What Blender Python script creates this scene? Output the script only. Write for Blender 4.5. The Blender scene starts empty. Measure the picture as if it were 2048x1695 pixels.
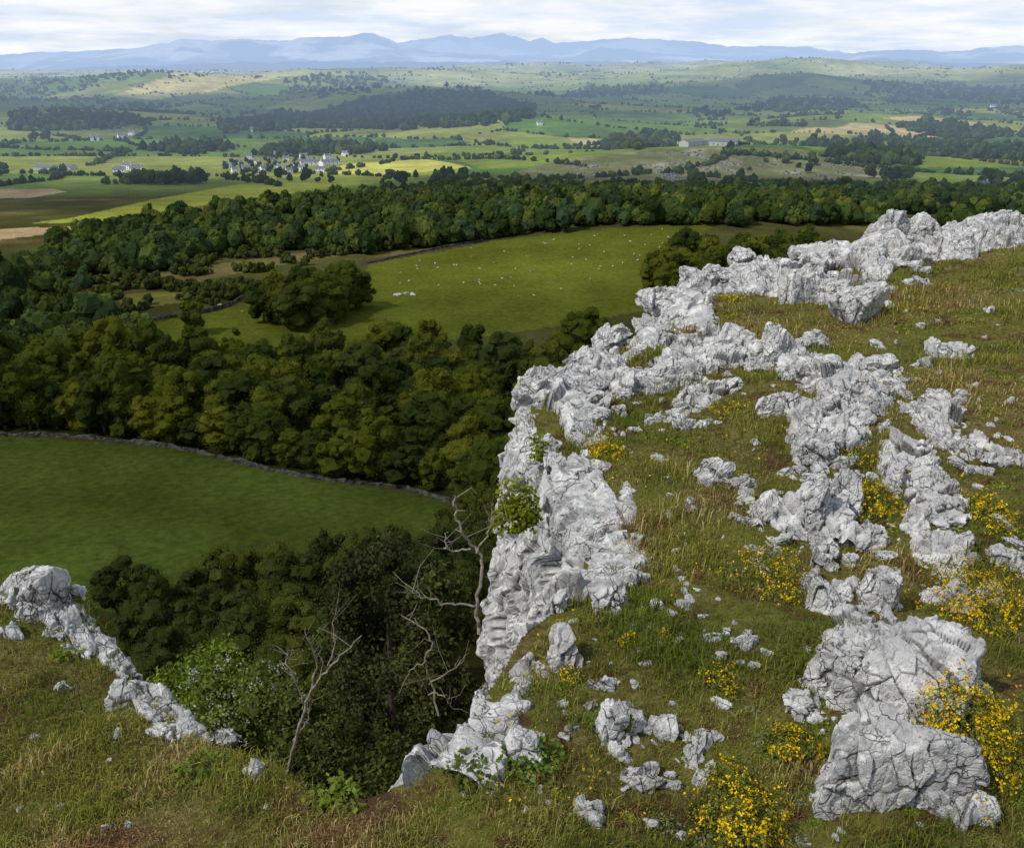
import bpy, bmesh, math, random
import numpy as np
from mathutils import Vector, Euler
scene=bpy.context.scene; COL=scene.collection
scene.view_settings.view_transform='Standard'; scene.view_settings.look='None'; scene.view_settings.exposure=0; scene.view_settings.gamma=1
F=1967.0; PITCH=math.radians(20)
SUN=np.array([-0.55,-0.36,0.757]); SUN/=np.linalg.norm(SUN)
R0=np.random.default_rng(11)
# ------------------------------------------------------------------ noise
def _h(ix,iy,iz,seed):
    with np.errstate(over='ignore'):
        h=(ix.astype(np.int64)*0x8da6b343+iy.astype(np.int64)*0xd8163841+iz.astype(np.int64)*0xcb1ab31f+seed*974711)&0xffffffff
        h=((h^(h>>15))*0x2c1b3c6d)&0xffffffff
        h=((h^(h>>12))*0x297a2d39)&0xffffffff
        h=h^(h>>15)
    return h/4294967295.0
def vnoise(p,seed=0):
    i=np.floor(p).astype(np.int64); f=p-i; f=f*f*(3-2*f); o=0
    for a in (0,1):
        for b in (0,1):
            for c in (0,1):
                w=(f[:,0] if a else 1-f[:,0])*(f[:,1] if b else 1-f[:,1])*(f[:,2] if c else 1-f[:,2])
                o=o+w*_h(i[:,0]+a,i[:,1]+b,i[:,2]+c,seed)
    return o*2-1
def fbm(p,o=4,seed=0):
    s=0;a=1.;t=0
    for k in range(o):
        s=s+a*vnoise(p*(2.03**k)+k*17.3,seed+k); t+=a; a*=.5
    return s/t
def fbm2(x,y,sc,o=4,seed=0):
    return fbm(np.stack([x/sc,y/sc,np.zeros_like(x)+.37],1),o,seed)
def voro(p,seed=0,dims=3,vec=False):
    i=np.floor(p).astype(np.int64); n=len(p)
    f1=np.full(n,9.);f2=np.full(n,9.);idr=np.zeros(n);off=np.zeros((n,3))
    for a in (-1,0,1):
        for b in (-1,0,1):
            for c in ((-1,0,1) if dims==3 else (0,)):
                X,Y,Z=i[:,0]+a,i[:,1]+b,i[:,2]+c
                q=np.stack([p[:,0]-X-_h(X,Y,Z,seed),p[:,1]-Y-_h(X,Y,Z,seed+1),(p[:,2]-Z-_h(X,Y,Z,seed+2)) if dims==3 else np.zeros(n)],1)
                d=np.sqrt((q*q).sum(1)); m=d<f1
                f2=np.where(m,f1,np.minimum(f2,d)); idr=np.where(m,_h(X,Y,Z,seed+3),idr); f1=np.where(m,d,f1)
                if vec: off[m]=q[m]
    return (f1,f2,idr,off) if vec else (f1,f2,idr)
def sstep(a,b,x):
    t=np.clip((x-a)/(b-a),0,1); return t*t*(3-2*t)
# ------------------------------------------------------------------ mesh helpers
def mesh_np(name,V,Fa,smooth=False,col=None,fl=None):
    V=np.asarray(V,np.float32);Fa=np.asarray(Fa,np.int32);k=Fa.shape[1]
    me=bpy.data.meshes.new(name)
    me.vertices.add(len(V)); me.vertices.foreach_set('co',V.ravel())
    me.loops.add(Fa.size); me.loops.foreach_set('vertex_index',Fa.ravel())
    me.polygons.add(len(Fa)); me.polygons.foreach_set('loop_start',np.arange(len(Fa),dtype=np.int32)*k)
    me.polygons.foreach_set('use_smooth',np.full(len(Fa),smooth,dtype=bool))
    me.update(calc_edges=True)
    if col is not None:
        c=np.ones((len(V),4),np.float32); c[:,:3]=col
        a=me.color_attributes.new('col','FLOAT_COLOR','POINT'); a.data.foreach_set('color',c.ravel())
    if fl is not None:
        for kk,vv in fl.items():
            a=me.attributes.new(kk,'FLOAT','POINT'); a.data.foreach_set('value',np.asarray(vv,np.float32))
    return me
def link(name,me,mat=None,parent=None,loc=None):
    o=bpy.data.objects.new(name,me); COL.objects.link(o)
    if mat is not None and me is not None and not me.materials: me.materials.append(mat)
    if parent is not None: o.parent=parent
    if loc is not None: o.location=[float(v) for v in loc]
    return o
def tag(o,label=None,cat=None,group=None,kind=None):
    if label:o['label']=label
    if cat:o['category']=cat
    if group:o['group']=group
    if kind:o['kind']=kind
    return o
def copy_tree(o,parent=None):
    c=o.copy(); COL.objects.link(c)
    if parent is not None:c.parent=parent
    for ch in list(o.children): copy_tree(ch,c)
    return c
def grid_faces(nr,nc):
    a=np.arange(nr*nc).reshape(nr,nc)
    return np.stack([a[:-1,:-1].ravel(),a[:-1,1:].ravel(),a[1:,1:].ravel(),a[1:,:-1].ravel()],1)
_ico={}
def ico(l):
    if l not in _ico:
        bm=bmesh.new(); bmesh.ops.create_icosphere(bm,subdivisions=l,radius=1)
        V=np.array([v.co[:] for v in bm.verts]); Fa=np.array([[v.index for v in f.verts] for f in bm.faces]); bm.free()
        V/=np.linalg.norm(V,axis=1)[:,None]; _ico[l]=(V,Fa)
    return _ico[l]
class Acc:
    def __init__(s): s.V=[];s.F=[];s.C=[];s.n=0
    def add(s,V,Fa,C=None):
        V=np.asarray(V,float); s.V.append(V); s.F.append(np.asarray(Fa)+s.n); s.n+=len(V)
        if C is not None:
            C=np.asarray(C,float); s.C.append(np.broadcast_to(C if C.ndim==2 else (C[:,None] if C.ndim==1 and len(C)==len(V) and len(C)!=3 else C),(len(V),3)))
    def mesh(s,name,smooth=False):
        return mesh_np(name,np.concatenate(s.V),np.concatenate(s.F),smooth,np.concatenate(s.C) if s.C else None)
def tube(pts,rad,seg=7):
    pts=np.asarray(pts,float);n=len(pts);T=np.gradient(pts,axis=0);T/=np.linalg.norm(T,axis=1)[:,None]+1e-9
    ref=np.array([.31,.92,.2]);A=np.cross(T,ref);A/=np.linalg.norm(A,axis=1)[:,None]+1e-9;B=np.cross(T,A)
    an=np.linspace(0,2*np.pi,seg,endpoint=False)
    V=pts[:,None,:]+np.asarray(rad)[:,None,None]*(np.cos(an)[None,:,None]*A[:,None,:]+np.sin(an)[None,:,None]*B[:,None,:])
    Fs=[]
    for i in range(n-1):
        for j in range(seg):
            a=i*seg+j;b=i*seg+(j+1)%seg; Fs.append((a,b,b+seg)); Fs.append((a,b+seg,a+seg))
    return V.reshape(-1,3),np.array(Fs)
def box(x0,x1,y0,y1,z0,z1):
    V=np.array([(x,y,z) for z in (z0,z1) for y in (y0,y1) for x in (x0,x1)],float)
    return V,np.array([(0,2,3,1),(4,5,7,6),(0,1,5,4),(2,6,7,3),(0,4,6,2),(1,3,7,5)])
# ------------------------------------------------------------------ materials
class M:
    def __init__(s,name):
        s.m=bpy.data.materials.new(name); s.m.use_nodes=True; s.t=s.m.node_tree; s.t.nodes.clear()
        s.out=s.t.nodes.new('ShaderNodeOutputMaterial')
    def n(s,typ,ins=None,out=0,**pr):
        nd=s.t.nodes.new('ShaderNode'+typ)
        for k,v in pr.items(): setattr(nd,k,v)
        for k,v in (ins or {}).items():
            if isinstance(v,bpy.types.NodeSocket): s.t.links.new(v,nd.inputs[k])
            else: nd.inputs[k].default_value=v
        return nd.outputs[out]
    def mix(s,f,a,b,mode='MIX'): return s.n('Mix',{0:f,6:a,7:b},2,data_type='RGBA',blend_type=mode)
    def math(s,op,a,b=0.,c=None):
        d={0:a,1:b}
        if c is not None:d[2]=c
        return s.n('Math',d,operation=op)
    def ramp(s,f,st):
        nd=s.t.nodes.new('ShaderNodeValToRGB'); s.t.links.new(f,nd.inputs[0]); e=nd.color_ramp.elements
        while len(e)<len(st): e.new(.5)
        for k,(p,c) in enumerate(st):
            e[k].position=p; e[k].color=(c[0],c[1],c[2],1) if not isinstance(c,(int,float)) else (c,c,c,1)
        return nd.outputs[0]
    def noise(s,v,sc,det=4,rough=.6): return s.n('TexNoise',{'Vector':v,'Scale':sc,'Detail':det,'Roughness':rough})
    def pos(s): return s.n('NewGeometry',out=0)
    def surf(s,sh,haze_glow=False):
        if haze_glow:
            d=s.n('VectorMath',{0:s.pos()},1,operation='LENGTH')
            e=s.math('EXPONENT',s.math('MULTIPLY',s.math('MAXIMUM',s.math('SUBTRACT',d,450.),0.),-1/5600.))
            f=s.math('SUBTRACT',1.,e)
            em=s.n('Emission',{0:(.45,.60,.86,1),1:1.0})  # airlight put into the surface as glow, stronger with distance from the origin
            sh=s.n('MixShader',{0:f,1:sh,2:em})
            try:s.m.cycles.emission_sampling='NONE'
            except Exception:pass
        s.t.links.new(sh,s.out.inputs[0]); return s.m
def rock_material():
    m=M('limestone'); p=m.pos()
    n1=m.noise(p,2.2,5); n2=m.noise(p,8,8,.74); n3=m.noise(p,42,6,.78)
    base=m.ramp(n2,[(.32,(.23,.228,.222)),(.43,(.42,.417,.41)),(.54,(.57,.567,.555)),(.70,(.69,.685,.67))])
    base=m.mix(m.ramp(n1,[(.44,0),(.64,.5)]),base,(.34,.338,.335,1))
    lich=m.ramp(m.noise(p,6,8,.78),[(.52,0),(.575,1)])
    base=m.mix(m.math('MULTIPLY',lich,.78),base,(.80,.795,.775,1))
    base=m.mix(m.ramp(n3,[(.34,.75),(.43,0)]),base,(.16,.155,.15,1))
    stain=m.ramp(m.noise(p,4.1,5,.65),[(.60,0),(.70,.55)])
    base=m.mix(stain,base,(.27,.25,.22,1))
    ora=m.ramp(m.noise(p,14,3,.6),[(.72,0),(.78,.6)])
    base=m.mix(ora,base,(.42,.24,.08,1))
    wv=m.n('VectorMath',{0:p,1:m.n('VectorMath',{0:m.n('TexNoise',{'Vector':p,'Scale':5.,'Detail':4.},1),3:.18},operation='SCALE')},operation='ADD')
    def cr(sc,wd,ns,lo):
        ve=m.n('TexVoronoi',{'Vector':wv,'Scale':sc},0,feature='DISTANCE_TO_EDGE')
        return m.math('MULTIPLY',m.ramp(ve,[(.0,1),(wd,0)]),m.ramp(m.noise(p,ns,2),[(lo,0),(lo+.1,1)]))
    ck=m.math('MAXIMUM',cr(5.,.024,3.3,.45),cr(13.,.032,2.1,.50))
    base=m.mix(m.math('MULTIPLY',ck,.8),base,(.06,.055,.045,1))
    at=m.n('Attribute',out=2,attribute_name='crack')
    base=m.mix(m.ramp(at,[(.38,0),(.88,.92)]),base,(.042,.037,.028,1))
    b=m.math('ADD',m.math('MULTIPLY',n2,.8),m.math('MULTIPLY',n3,.4))
    b=m.math('SUBTRACT',b,m.math('MULTIPLY',ck,.6))
    bp=m.n('Bump',{'Strength':.9,'Distance':.04,'Height':b})
    return m.surf(m.n('BsdfPrincipled',{'Base Color':base,'Roughness':.95,'Normal':bp,'Specular IOR Level':.1}))
def turf_material():
    m=M('turf'); p=m.pos()
    n=m.noise(p,1.3,5);n2=m.noise(p,18,6,.72)
    c=m.ramp(n2,[(.3,(.05,.038,.016)),(.5,(.15,.125,.038)),(.7,(.26,.22,.085))])
    c=m.mix(m.ramp(n,[(.42,0),(.62,.75)]),c,(.125,.142,.023,1))
    c=m.mix(m.ramp(m.noise(p,3.2,5,.65),[(.53,0),(.61,.9)]),c,(.085,.044,.026,1))
    bp=m.n('Bump',{'Strength':1.,'Distance':.05,'Height':n2})
    return m.surf(m.n('BsdfPrincipled',{'Base Color':c,'Roughness':1.,'Normal':bp,'Specular IOR Level':.05}))
def attr_leaf(name,haze_glow=False,transl=.25,objrand=None):
    m=M(name)
    c=m.n('Attribute',out=0,attribute_name='col')
    if objrand:
        c=m.mix(1.,c,m.ramp(m.n('ObjectInfo',out=5),objrand),'MULTIPLY')
    d=m.n('BsdfDiffuse',{0:c}); t=m.n('BsdfTranslucent',{0:c})
    return m.surf(m.n('MixShader',{0:transl,1:d,2:t}),haze_glow)
def plain(name,c,rough=.8,haze_glow=False,var=.25,sc=3.):
    m=M(name); n=m.noise(m.pos(),sc,4)
    cc=m.mix(m.ramp(n,[(.3,0),(.7,1)]),tuple(v*(1-var) for v in c)+(1,),tuple(min(1,v*(1+var)) for v in c)+(1,))
    return m.surf(m.n('BsdfPrincipled',{'Base Color':cc,'Roughness':rough,'Specular IOR Level':.2}),haze_glow)
def valley_material():
    m=M('valley_grass'); p=m.pos()
    c=m.n('Attribute',out=0,attribute_name='col')
    n=m.noise(p,.9,5,.7);n2=m.noise(p,.05,5,.65);n3=m.noise(p,.012,4,.6)
    c=m.mix(1.,c,m.ramp(n,[(.3,.62),(.7,1.35)]),'MULTIPLY')
    c=m.mix(1.,c,m.ramp(n2,[(.3,(.80,.72,.72)),(.7,(1.25,1.22,1.2))]),'MULTIPLY')
    c=m.mix(1.,c,m.ramp(n3,[(.35,.75),(.65,1.2)]),'MULTIPLY')
    bp=m.n('Bump',{'Strength':.5,'Distance':.25,'Height':n})
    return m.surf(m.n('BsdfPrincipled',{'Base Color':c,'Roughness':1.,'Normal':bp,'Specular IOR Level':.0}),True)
ROCK=rock_material();TURF=turf_material();BLADE=attr_leaf('grass_blades',False,.3)
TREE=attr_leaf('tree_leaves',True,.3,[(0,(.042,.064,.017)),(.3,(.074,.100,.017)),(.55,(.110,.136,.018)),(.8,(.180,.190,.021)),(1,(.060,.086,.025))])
NEARTREE=attr_leaf('bush_leaves',False,.28,[(0,(.050,.068,.019)),(.5,(.074,.094,.021)),(1,(.108,.126,.021))])
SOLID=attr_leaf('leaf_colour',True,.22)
LEAF=attr_leaf('leaf_near',False,.3)
BARK=plain('bark',(.07,.055,.04),.9);DEAD=plain('dead_bark',(.21,.185,.145),.9,sc=30.,var=.5);BARK2=plain('dark_bark',(.05,.04,.03),.9,sc=20.)
VAL=valley_material()
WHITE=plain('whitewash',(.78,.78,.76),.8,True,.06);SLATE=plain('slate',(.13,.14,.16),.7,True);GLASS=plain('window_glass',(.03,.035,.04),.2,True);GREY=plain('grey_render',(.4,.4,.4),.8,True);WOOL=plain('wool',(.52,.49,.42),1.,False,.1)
DRY=plain('dry_stone',(.055,.055,.045),.95,False,.9,.9)
# ------------------------------------------------------------------ rays and ground
def ray(px,py):
    xc=(px-1024)/F; yc=(847.5-py)/F; c,s=math.cos(PITCH),math.sin(PITCH)
    return np.array([xc,c+yc*s,-s+yc*c])
def at(px,py,Y):
    d=ray(px,py); return d*(Y/d[1])
def Tp(x,y): return -2.5-.05*y+.06*x
def Pp(px,py):
    d=ray(px,py); t=-2.5/(d[2]+.05*d[1]-.06*d[0]); return d*t
def Zp(x,y):
    x=np.atleast_1d(np.asarray(x,float));y=np.atleast_1d(np.asarray(y,float))
    return Tp(x,y)+.11*fbm2(x,y,.8,4,3)+.25*fbm2(x,y,2.6,2,9)
YK=[0,3,5,8,10,14,30,60,90,130,200,300,420,600,800,1000,1300,1700,2200,3000,4000,5500,7000,9000]
ZK=[-4,-4.8,-6.5,-8,-9,-13,-27,-41,-50,-54,-56.5,-58,-60,-69,-77,-80,-82,-80,-70,-48,-32,-32,-60,-70]
HILLS=[(-830,2500,44,300,180),(-200,2050,36,330,190),(190,830,17,190,80),(500,1420,19,170,110),(60,370,7,70,60),(-300,3300,38,500,180),(900,3300,54,420,200),(700,2500,38,260,140),(330,1250,13,130,80),(30,1350,22,160,100),(1700,3000,56,450,280),(100,4300,38,500,250),(800,4600,38,600,250),(1600,4600,44,500,300),(1250,1900,34,250,150),(-700,1500,18,250,120),(150,1750,18,200,110),(-1100,1900,22,300,150),(450,2900,34,250,140),(-450,2700,22,200,140),(-1500,2700,30,300,180)]
def zv(x,y):
    x=np.atleast_1d(np.asarray(x,float));y=np.atleast_1d(np.asarray(y,float))
    r=np.sqrt(x*x+y*y); q=np.clip(.75*y+.25*r,0,None)
    z=np.interp(np.log(q+4),np.log(np.array(YK)+4.),ZK)
    for a,b,h,sx,sy in HILLS: z=z+h*np.exp(-((x-a)/sx)**2-((y-b)/sy)**2)
    z=z+sstep(10,40,q)*1.2*fbm2(x,y,14,3,21)*(1-sstep(80,110,q)*.85)+sstep(550,1500,q)*10*fbm2(x,y,260,4,22)+sstep(1700,3300,q)*28*fbm2(x,y,420,4,23)
    return z
def march(px,py,h=0.,t0=12,t1=9000):
    d=ray(px,py); t=np.geomspace(t0,t1,3000)/d[1]
    p=t[:,None]*d[None,:]; k=np.where(p[:,2]-zv(p[:,0],p[:,1])<h)[0]
    i=k[0] if len(k) else -1
    q=p[i].copy(); q[2]=zv(q[0],q[1])[0]; return q
G=march
def poly_px(pts,f=G): return np.array([f(a,b)[:2] for a,b in pts])
def inpoly(x,y,P):
    c=np.zeros(len(x),bool); n=len(P)
    for i in range(n):
        x1,y1=P[i];x2,y2=P[(i+1)%n]
        if y1==y2: continue
        c^=((y1>y)!=(y2>y))&(x<(x2-x1)*(y-y1)/(y2-y1)+x1)
    return c
def smooth_line(P,n=8):
    P=np.asarray(P,float);Q=np.vstack([2*P[0]-P[1],P,2*P[-1]-P[-2]]);o=[]
    for i in range(1,len(Q)-2):
        for t in np.linspace(0,1,n,endpoint=False):
            a,b,c,d=Q[i-1],Q[i],Q[i+1],Q[i+2]
            o.append(.5*(2*b+(c-a)*t+(2*a-5*b+4*c-d)*t*t+(3*b-a-3*c+d)*t**3))
    o.append(P[-1]); return np.array(o)
def segdist(x,y,L):
    d=np.full(len(x),1e9)
    for i in range(len(L)-1):
        a=L[i];b=L[i+1]-a; t=np.clip(((x-a[0])*b[0]+(y-a[1])*b[1])/(b@b+1e-12),0,1)
        d=np.minimum(d,(x-a[0]-t*b[0])**2+(y-a[1]-t*b[1])**2)
    return np.sqrt(d)
# ------------------------------------------------------------------ plateau and cliff
A_px=[(-330,1250),(-120,1230),(20,1205),(90,1185),(150,1195),(190,1260),(280,1360),(410,1470),(510,1552)]
M_px=[(510,1552),(600,1612),(690,1640),(780,1625)]
B_px=[(780,1625),(850,1590),(915,1520),(965,1430),(1010,1350),(1060,1275),(1120,1205),(1155,1140),(1150,1070),(1120,1000),(1090,940),(1065,880),(1055,825),(1105,765),(1190,705),(1300,650),(1440,585),(1640,520),(1770,490),(1850,475),(1950,465),(2040,450),(2300,435)]
LA=smooth_line(poly_px(A_px,Pp));LM=smooth_line(poly_px(M_px,Pp));LB=smooth_line(poly_px(B_px,Pp))
RIM=np.vstack([LA,LM[1:],LB[1:]])
POLY=np.vstack([RIM,[[40,RIM[-1][1]],[40,-4],[-9,-4],[-9,RIM[0][1]]]])
def sdist(x,y):
    d=segdist(x,y,RIM[::2]); return np.where(inpoly(x,y,POLY),d,-d)
def kB(y): return .34+.10*y
def winB(x,y):
    return kB(y)*np.clip(.34+.45*fbm2(x,y,.8,3,40),.18,.52)
az=np.radians(np.concatenate([np.linspace(-85,-34,60,endpoint=False),np.linspace(-34,34,560),np.linspace(34,85,60)[1:]]))
rr=np.geomspace(.6,48,560)
RR,AZ=np.meshgrid(rr,az,indexing='ij'); X=(RR*np.sin(AZ)).ravel();Y=(RR*np.cos(AZ)).ravel()
s=sdist(X,Y); Z=Zp(X,Y); Z=Z-np.where(s<0,-s*1.7,0)
dM=segdist(X,Y,LM); dB_=segdist(X,Y,LB[6:]); dA_=segdist(X,Y,LA[:-4]); dAB=np.minimum(dA_,dB_); okv=(s>.03)|((s>-.6)&(dM<dAB))|((s>-.12)&(dA_<dB_))
Fq=grid_faces(len(rr),len(az)); keep=okv[Fq].all(1); Fq=Fq[keep]
u,inv=np.unique(Fq,return_inverse=True); V=np.stack([X,Y,Z],1)[u]
tag(link('cliff_top_ground',mesh_np('cliff_top_ground',V,inv.reshape(Fq.shape)[:,::-1],True),TURF),'sloping turf on top of the limestone cliff','ground',kind='structure')
def gvec(i): return np.stack([(i*173.31)%1,(i*917.7)%1,(i*571.13)%1],1)*2-1
def fracture(P,N,k,seed,amp=1.,zs=.5,step=.40,tl=.36,fine=1.):
    """displace surface points P along N into angular fractured limestone blocks"""
    k=np.asarray(k)
    w=np.stack([fbm(P*2.3,3,seed+50),fbm(P*2.3+7,3,seed+51),fbm(P*2.3+13,3,seed+52)],1)*.06
    c1=.50*k; tilt=np.array([[1,0,.28],[.1,1,-.2],[-.25,.15,1]])
    f1,f2,i1,o1=voro(((P+w)@tilt.T)/c1[:,None]*np.array([1,1,zs]),seed,3,True)
    g1,g2,i2,o2=voro(((P+w*.6)@tilt)/(c1*.38)[:,None]*np.array([1,1,zs*1.2]),seed+9,3,True)
    h1,h2,i3,o3=voro(P/(c1*.14)[:,None]*np.array([1,1,.7]),seed+19,3,True)
    e1=np.exp(-(f2-f1)/.022);e2=np.exp(-(g2-g1)/.035)
    d=c1*(step*(i1-.5)+tl*(gvec(i1)*o1).sum(1)-.16*e1)+c1*.38*(1.05*step*(i2-.5)+1.2*tl*(gvec(i2)*o2).sum(1)-.14*e2)+fine*(c1*.14*(.30*(i3-.5)+.34*(gvec(i3)*o3).sum(1))+.018*k*fbm(P*9/np.maximum(k,.5)[:,None],5,seed+5))
    return P+N*(d*amp)[:,None],np.clip(np.maximum(e1,.75*e2),0,1)
def strip(L,nu,cs,kf,name,label,seed,nv=150,inner=1.,gap=0.):
    seg=np.linalg.norm(np.diff(L,axis=0),axis=1); mid=(L[1:]+L[:-1])/2
    wgt=seg/(np.linalg.norm(mid,axis=1)+1.); cu=np.concatenate([[0],np.cumsum(wgt)]); tt=np.linspace(0,cu[-1],nu)
    x=np.interp(tt,cu,L[:,0]);y=np.interp(tt,cu,L[:,1])
    tx=np.gradient(x);ty=np.gradient(y); kk=max(41,nu//16)|1; ker=np.ones(kk)/kk
    pad=lambda a:np.convolve(np.pad(a,kk//2,mode='edge'),ker,'valid')
    tx,ty=pad(tx),pad(ty); l=np.hypot(tx,ty); nx,ny=-ty/l,tx/l
    cs=np.array(cs,float); cl=np.concatenate([[0],np.cumsum(np.linalg.norm(np.diff(cs,axis=0),axis=1)**.7)])
    vv=np.linspace(0,cl[-1],nv); o=np.interp(vv,cl,cs[:,0]);h=np.interp(vv,cl,cs[:,1])
    do,dh=np.gradient(o),np.gradient(h); ln=np.hypot(do,dh); no,nz=-dh/ln,do/ln
    k=kf(y); wi=np.clip(winB(x,y)/kB(y)/.34,.5,1.5)*inner
    O=np.where(o[None,:]<0,o[None,:]*wi[:,None],o[None,:])*k[:,None]; Hh=h[None,:]*k[:,None]
    if gap: Hh=Hh-gap*sstep(-.15,.15,fbm2(x,y,.55,2,66))[:,None]
    but=1+.35*fbm2(x,y,.9,3,33)[:,None]; O=np.where(o[None,:]>0,O*but,O)
    PX=x[:,None]+nx[:,None]*O;PY=y[:,None]+ny[:,None]*O
    PZ=Zp(x,y)[:,None]*np.ones_like(O)+Hh
    zi=Zp(PX.ravel(),PY.ravel()).reshape(PX.shape); PZ=np.where(o[None,:]<0,zi+Hh,PZ)
    Pn=np.stack([PX,PY,PZ],2).reshape(-1,3); Nn=np.stack([nx[:,None]*no[None,:],ny[:,None]*no[None,:],np.ones((nu,1))*nz[None,:]],2).reshape(-1,3)
    am=np.tile(np.interp(o,[cs[0,0],cs[0,0]*.6,0,.2],[.4,.8,1.,1.15]),nu)
    Q,cr=fracture(Pn,Nn,np.repeat(k,nv)*.85,seed,am,.40,.46,.28,1.1)
    return tag(link(name,mesh_np(name,Q,grid_faces(nu,nv),False,None,{'crack':cr}),ROCK),label,'cliff',kind='structure')
csB=[(-.6,-.20),(-.45,-.08),(-.25,.02),(-.05,.05),(.06,-.02),(.09,-.25),(.12,-.6),(.16,-1.1),(.22,-1.7),(.30,-2.4),(.50,-4),(.95,-7),(1.5,-12)]
strip(LB[7:],1900,csB,kB,'limestone_cliff','pale grey limestone cliff edge running away beside the turf',3,240)
csA=[(-.4,-.14),(-.28,-.03),(-.1,.05),(.0,.04),(.08,-.06),(.16,-.3),(.3,-.7),(.5,-1.3),(.8,-2.5),(1.2,-5),(1.8,-9),(3,-16)]
strip(LA,500,csA,lambda y:.10+.035*y,'limestone_ledge','grey limestone ledge along the edge of the left grassy bank',8,120,.7,.13)
EXC=[]
def rib(px,label,seed,wd,ht,nu=520,nv=64,sink=.5):
    L=smooth_line(poly_px(px,Pp),10); seg=np.linalg.norm(np.diff(L,axis=0),axis=1);cu=np.concatenate([[0],np.cumsum(seg)]);tt=np.linspace(0,cu[-1],nu)
    x=np.interp(tt,cu,L[:,0]);y=np.interp(tt,cu,L[:,1]); x=x+.10*fbm2(tt,tt*0,.5,3,seed);y=y+.10*fbm2(tt,tt*0+5,.5,3,seed)
    ker=np.ones(41)/41; pad=lambda a:np.convolve(np.pad(a,20,mode='edge'),ker,'valid'); tx,ty=pad(np.gradient(x)),pad(np.gradient(y)); l=np.hypot(tx,ty)+1e-9; nx,ny=-ty/l,tx/l
    k=.16+.055*y; v=np.linspace(-1,1,nv); q=fbm2(x,y,.38+.03*y.mean(),3,seed+3)
    W=k*wd*np.clip(1+1.1*q,.35,1.9); H=k*ht*np.clip(1+1.6*q,.0,2.2)-k*.10-k*sink*np.clip(-q-.05,0,.5); en=np.minimum(np.arange(nu),np.arange(nu)[::-1])/(.06*nu); H=H-k*.4*np.clip(1-en,0,1)
    O=v[None,:]*W[:,None]; PX=x[:,None]+nx[:,None]*O;PY=y[:,None]+ny[:,None]*O
    PZ=Zp(PX.ravel(),PY.ravel()).reshape(PX.shape)+H[:,None]*(1-np.abs(v)[None,:]**3)-k[:,None]*.16*np.abs(v)[None,:]**6
    P=np.stack([PX,PY,PZ],2).reshape(-1,3); N=np.stack([nx[:,None]*v[None,:]*.5,ny[:,None]*v[None,:]*.5,np.ones((nu,nv))],2).reshape(-1,3); N/=np.linalg.norm(N,axis=1)[:,None]
    Q,cr=fracture(P,N,np.repeat(k,nv)*.85,seed,1.0,.5,.55,.40,1.2)
    for a,b,c,hh in zip(x[::6],y[::6],W[::6],H[::6]):
        if hh>0: EXC.append((a,b,c*.65))
    return tag(link('limestone_rib',mesh_np('limestone_rib',Q,grid_faces(nu,nv),False,None,{'crack':cr}),ROCK),label,'rock')
rib([(1130,830),(1220,800),(1310,775),(1375,738),(1440,706),(1500,716),(1560,748),(1640,796),(1705,856)],'long fractured limestone rib crossing the middle of the turf',61,.52,.23,1000,70,.8)
rib([(1712,776),(1695,860),(1640,930),(1655,1000),(1605,1080)],'fractured limestone rib running down the right of the turf',62,.44,.22,640,70,.8)
rib([(1560,1100),(1650,1130),(1662,1215),(1735,1250),(1700,1340),(1630,1455)],'low broken limestone rib leading down to the huge boulder',63,.36,.16,560,60,.9)
rib([(1500,590),(1590,572),(1680,560),(1760,535),(1850,515),(2000,480),(2120,470)],'limestone rib on the turf just below the skyline rocks',64,.48,.20,760,70,.8)
rib([(10,1262),(80,1250),(150,1248),(205,1308),(290,1390),(420,1478)],'low pale limestone rib along the brink of the left bank',65,.24,.07,520,56,1.2)
rib([(1820,900),(1860,1020),(1910,1180),(2000,1130),(2080,1100)],'broken limestone rib in the stony turf at the right edge',66,.38,.15,560,60,1.)
rib([(1230,880),(1330,858),(1440,800),(1520,780)],'half buried limestone rib between the two larger ribs',67,.32,.12,420,50,1.)
rib([(1760,770),(1850,850),(1930,900),(2080,930)],'half buried limestone rib on the upper right turf',68,.30,.10,420,50,1.)
rib([(1180,1490),(1280,1530),(1340,1490),(1430,1530)],'half buried limestone rib in the turf at bottom centre',69,.28,.09,420,50,1.)
# ------------------------------------------------------------------ rocks
def rock_mesh(seed,w,d,h,lvl,cell=None,name='rock',amp=.85,raw=False):
    r=np.random.default_rng(seed); D,Fa=ico(lvl)
    n=r.normal(size=(13,3)); n[:6,2]*=.22; n[6:8,2]+=1.8; n/=np.linalg.norm(n,axis=1)[:,None]
    di=r.uniform(.52,1.,13); sd=D@n.T; inv=np.where(sd>.05,sd/di,0.0)
    rad=np.clip((inv**44).sum(1),1e-12,None)**(-1/44.); rad=np.clip(rad,.45,1.2)
    P=D*rad[:,None]*np.array([w/2,d/2,h*.64]); N=D/np.array([w,d,h])*min(w,d,h); N/=np.linalg.norm(N,axis=1)[:,None]
    P=P+r.uniform(0,90,3)
    s=(w+d)/2; k=np.full(len(P),(cell or max(s*.45,.15))/.50)
    Q,cr=fracture(P,N,k*.85,seed+31,amp,.5,.36,.34,.9)
    Q=Q-P.mean(0); Q[:,2]+=h*.19
    if raw: return Q,Fa,cr*.95
    return mesh_np(name,Q,Fa,False,None,{'crack':cr*.95})
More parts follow.
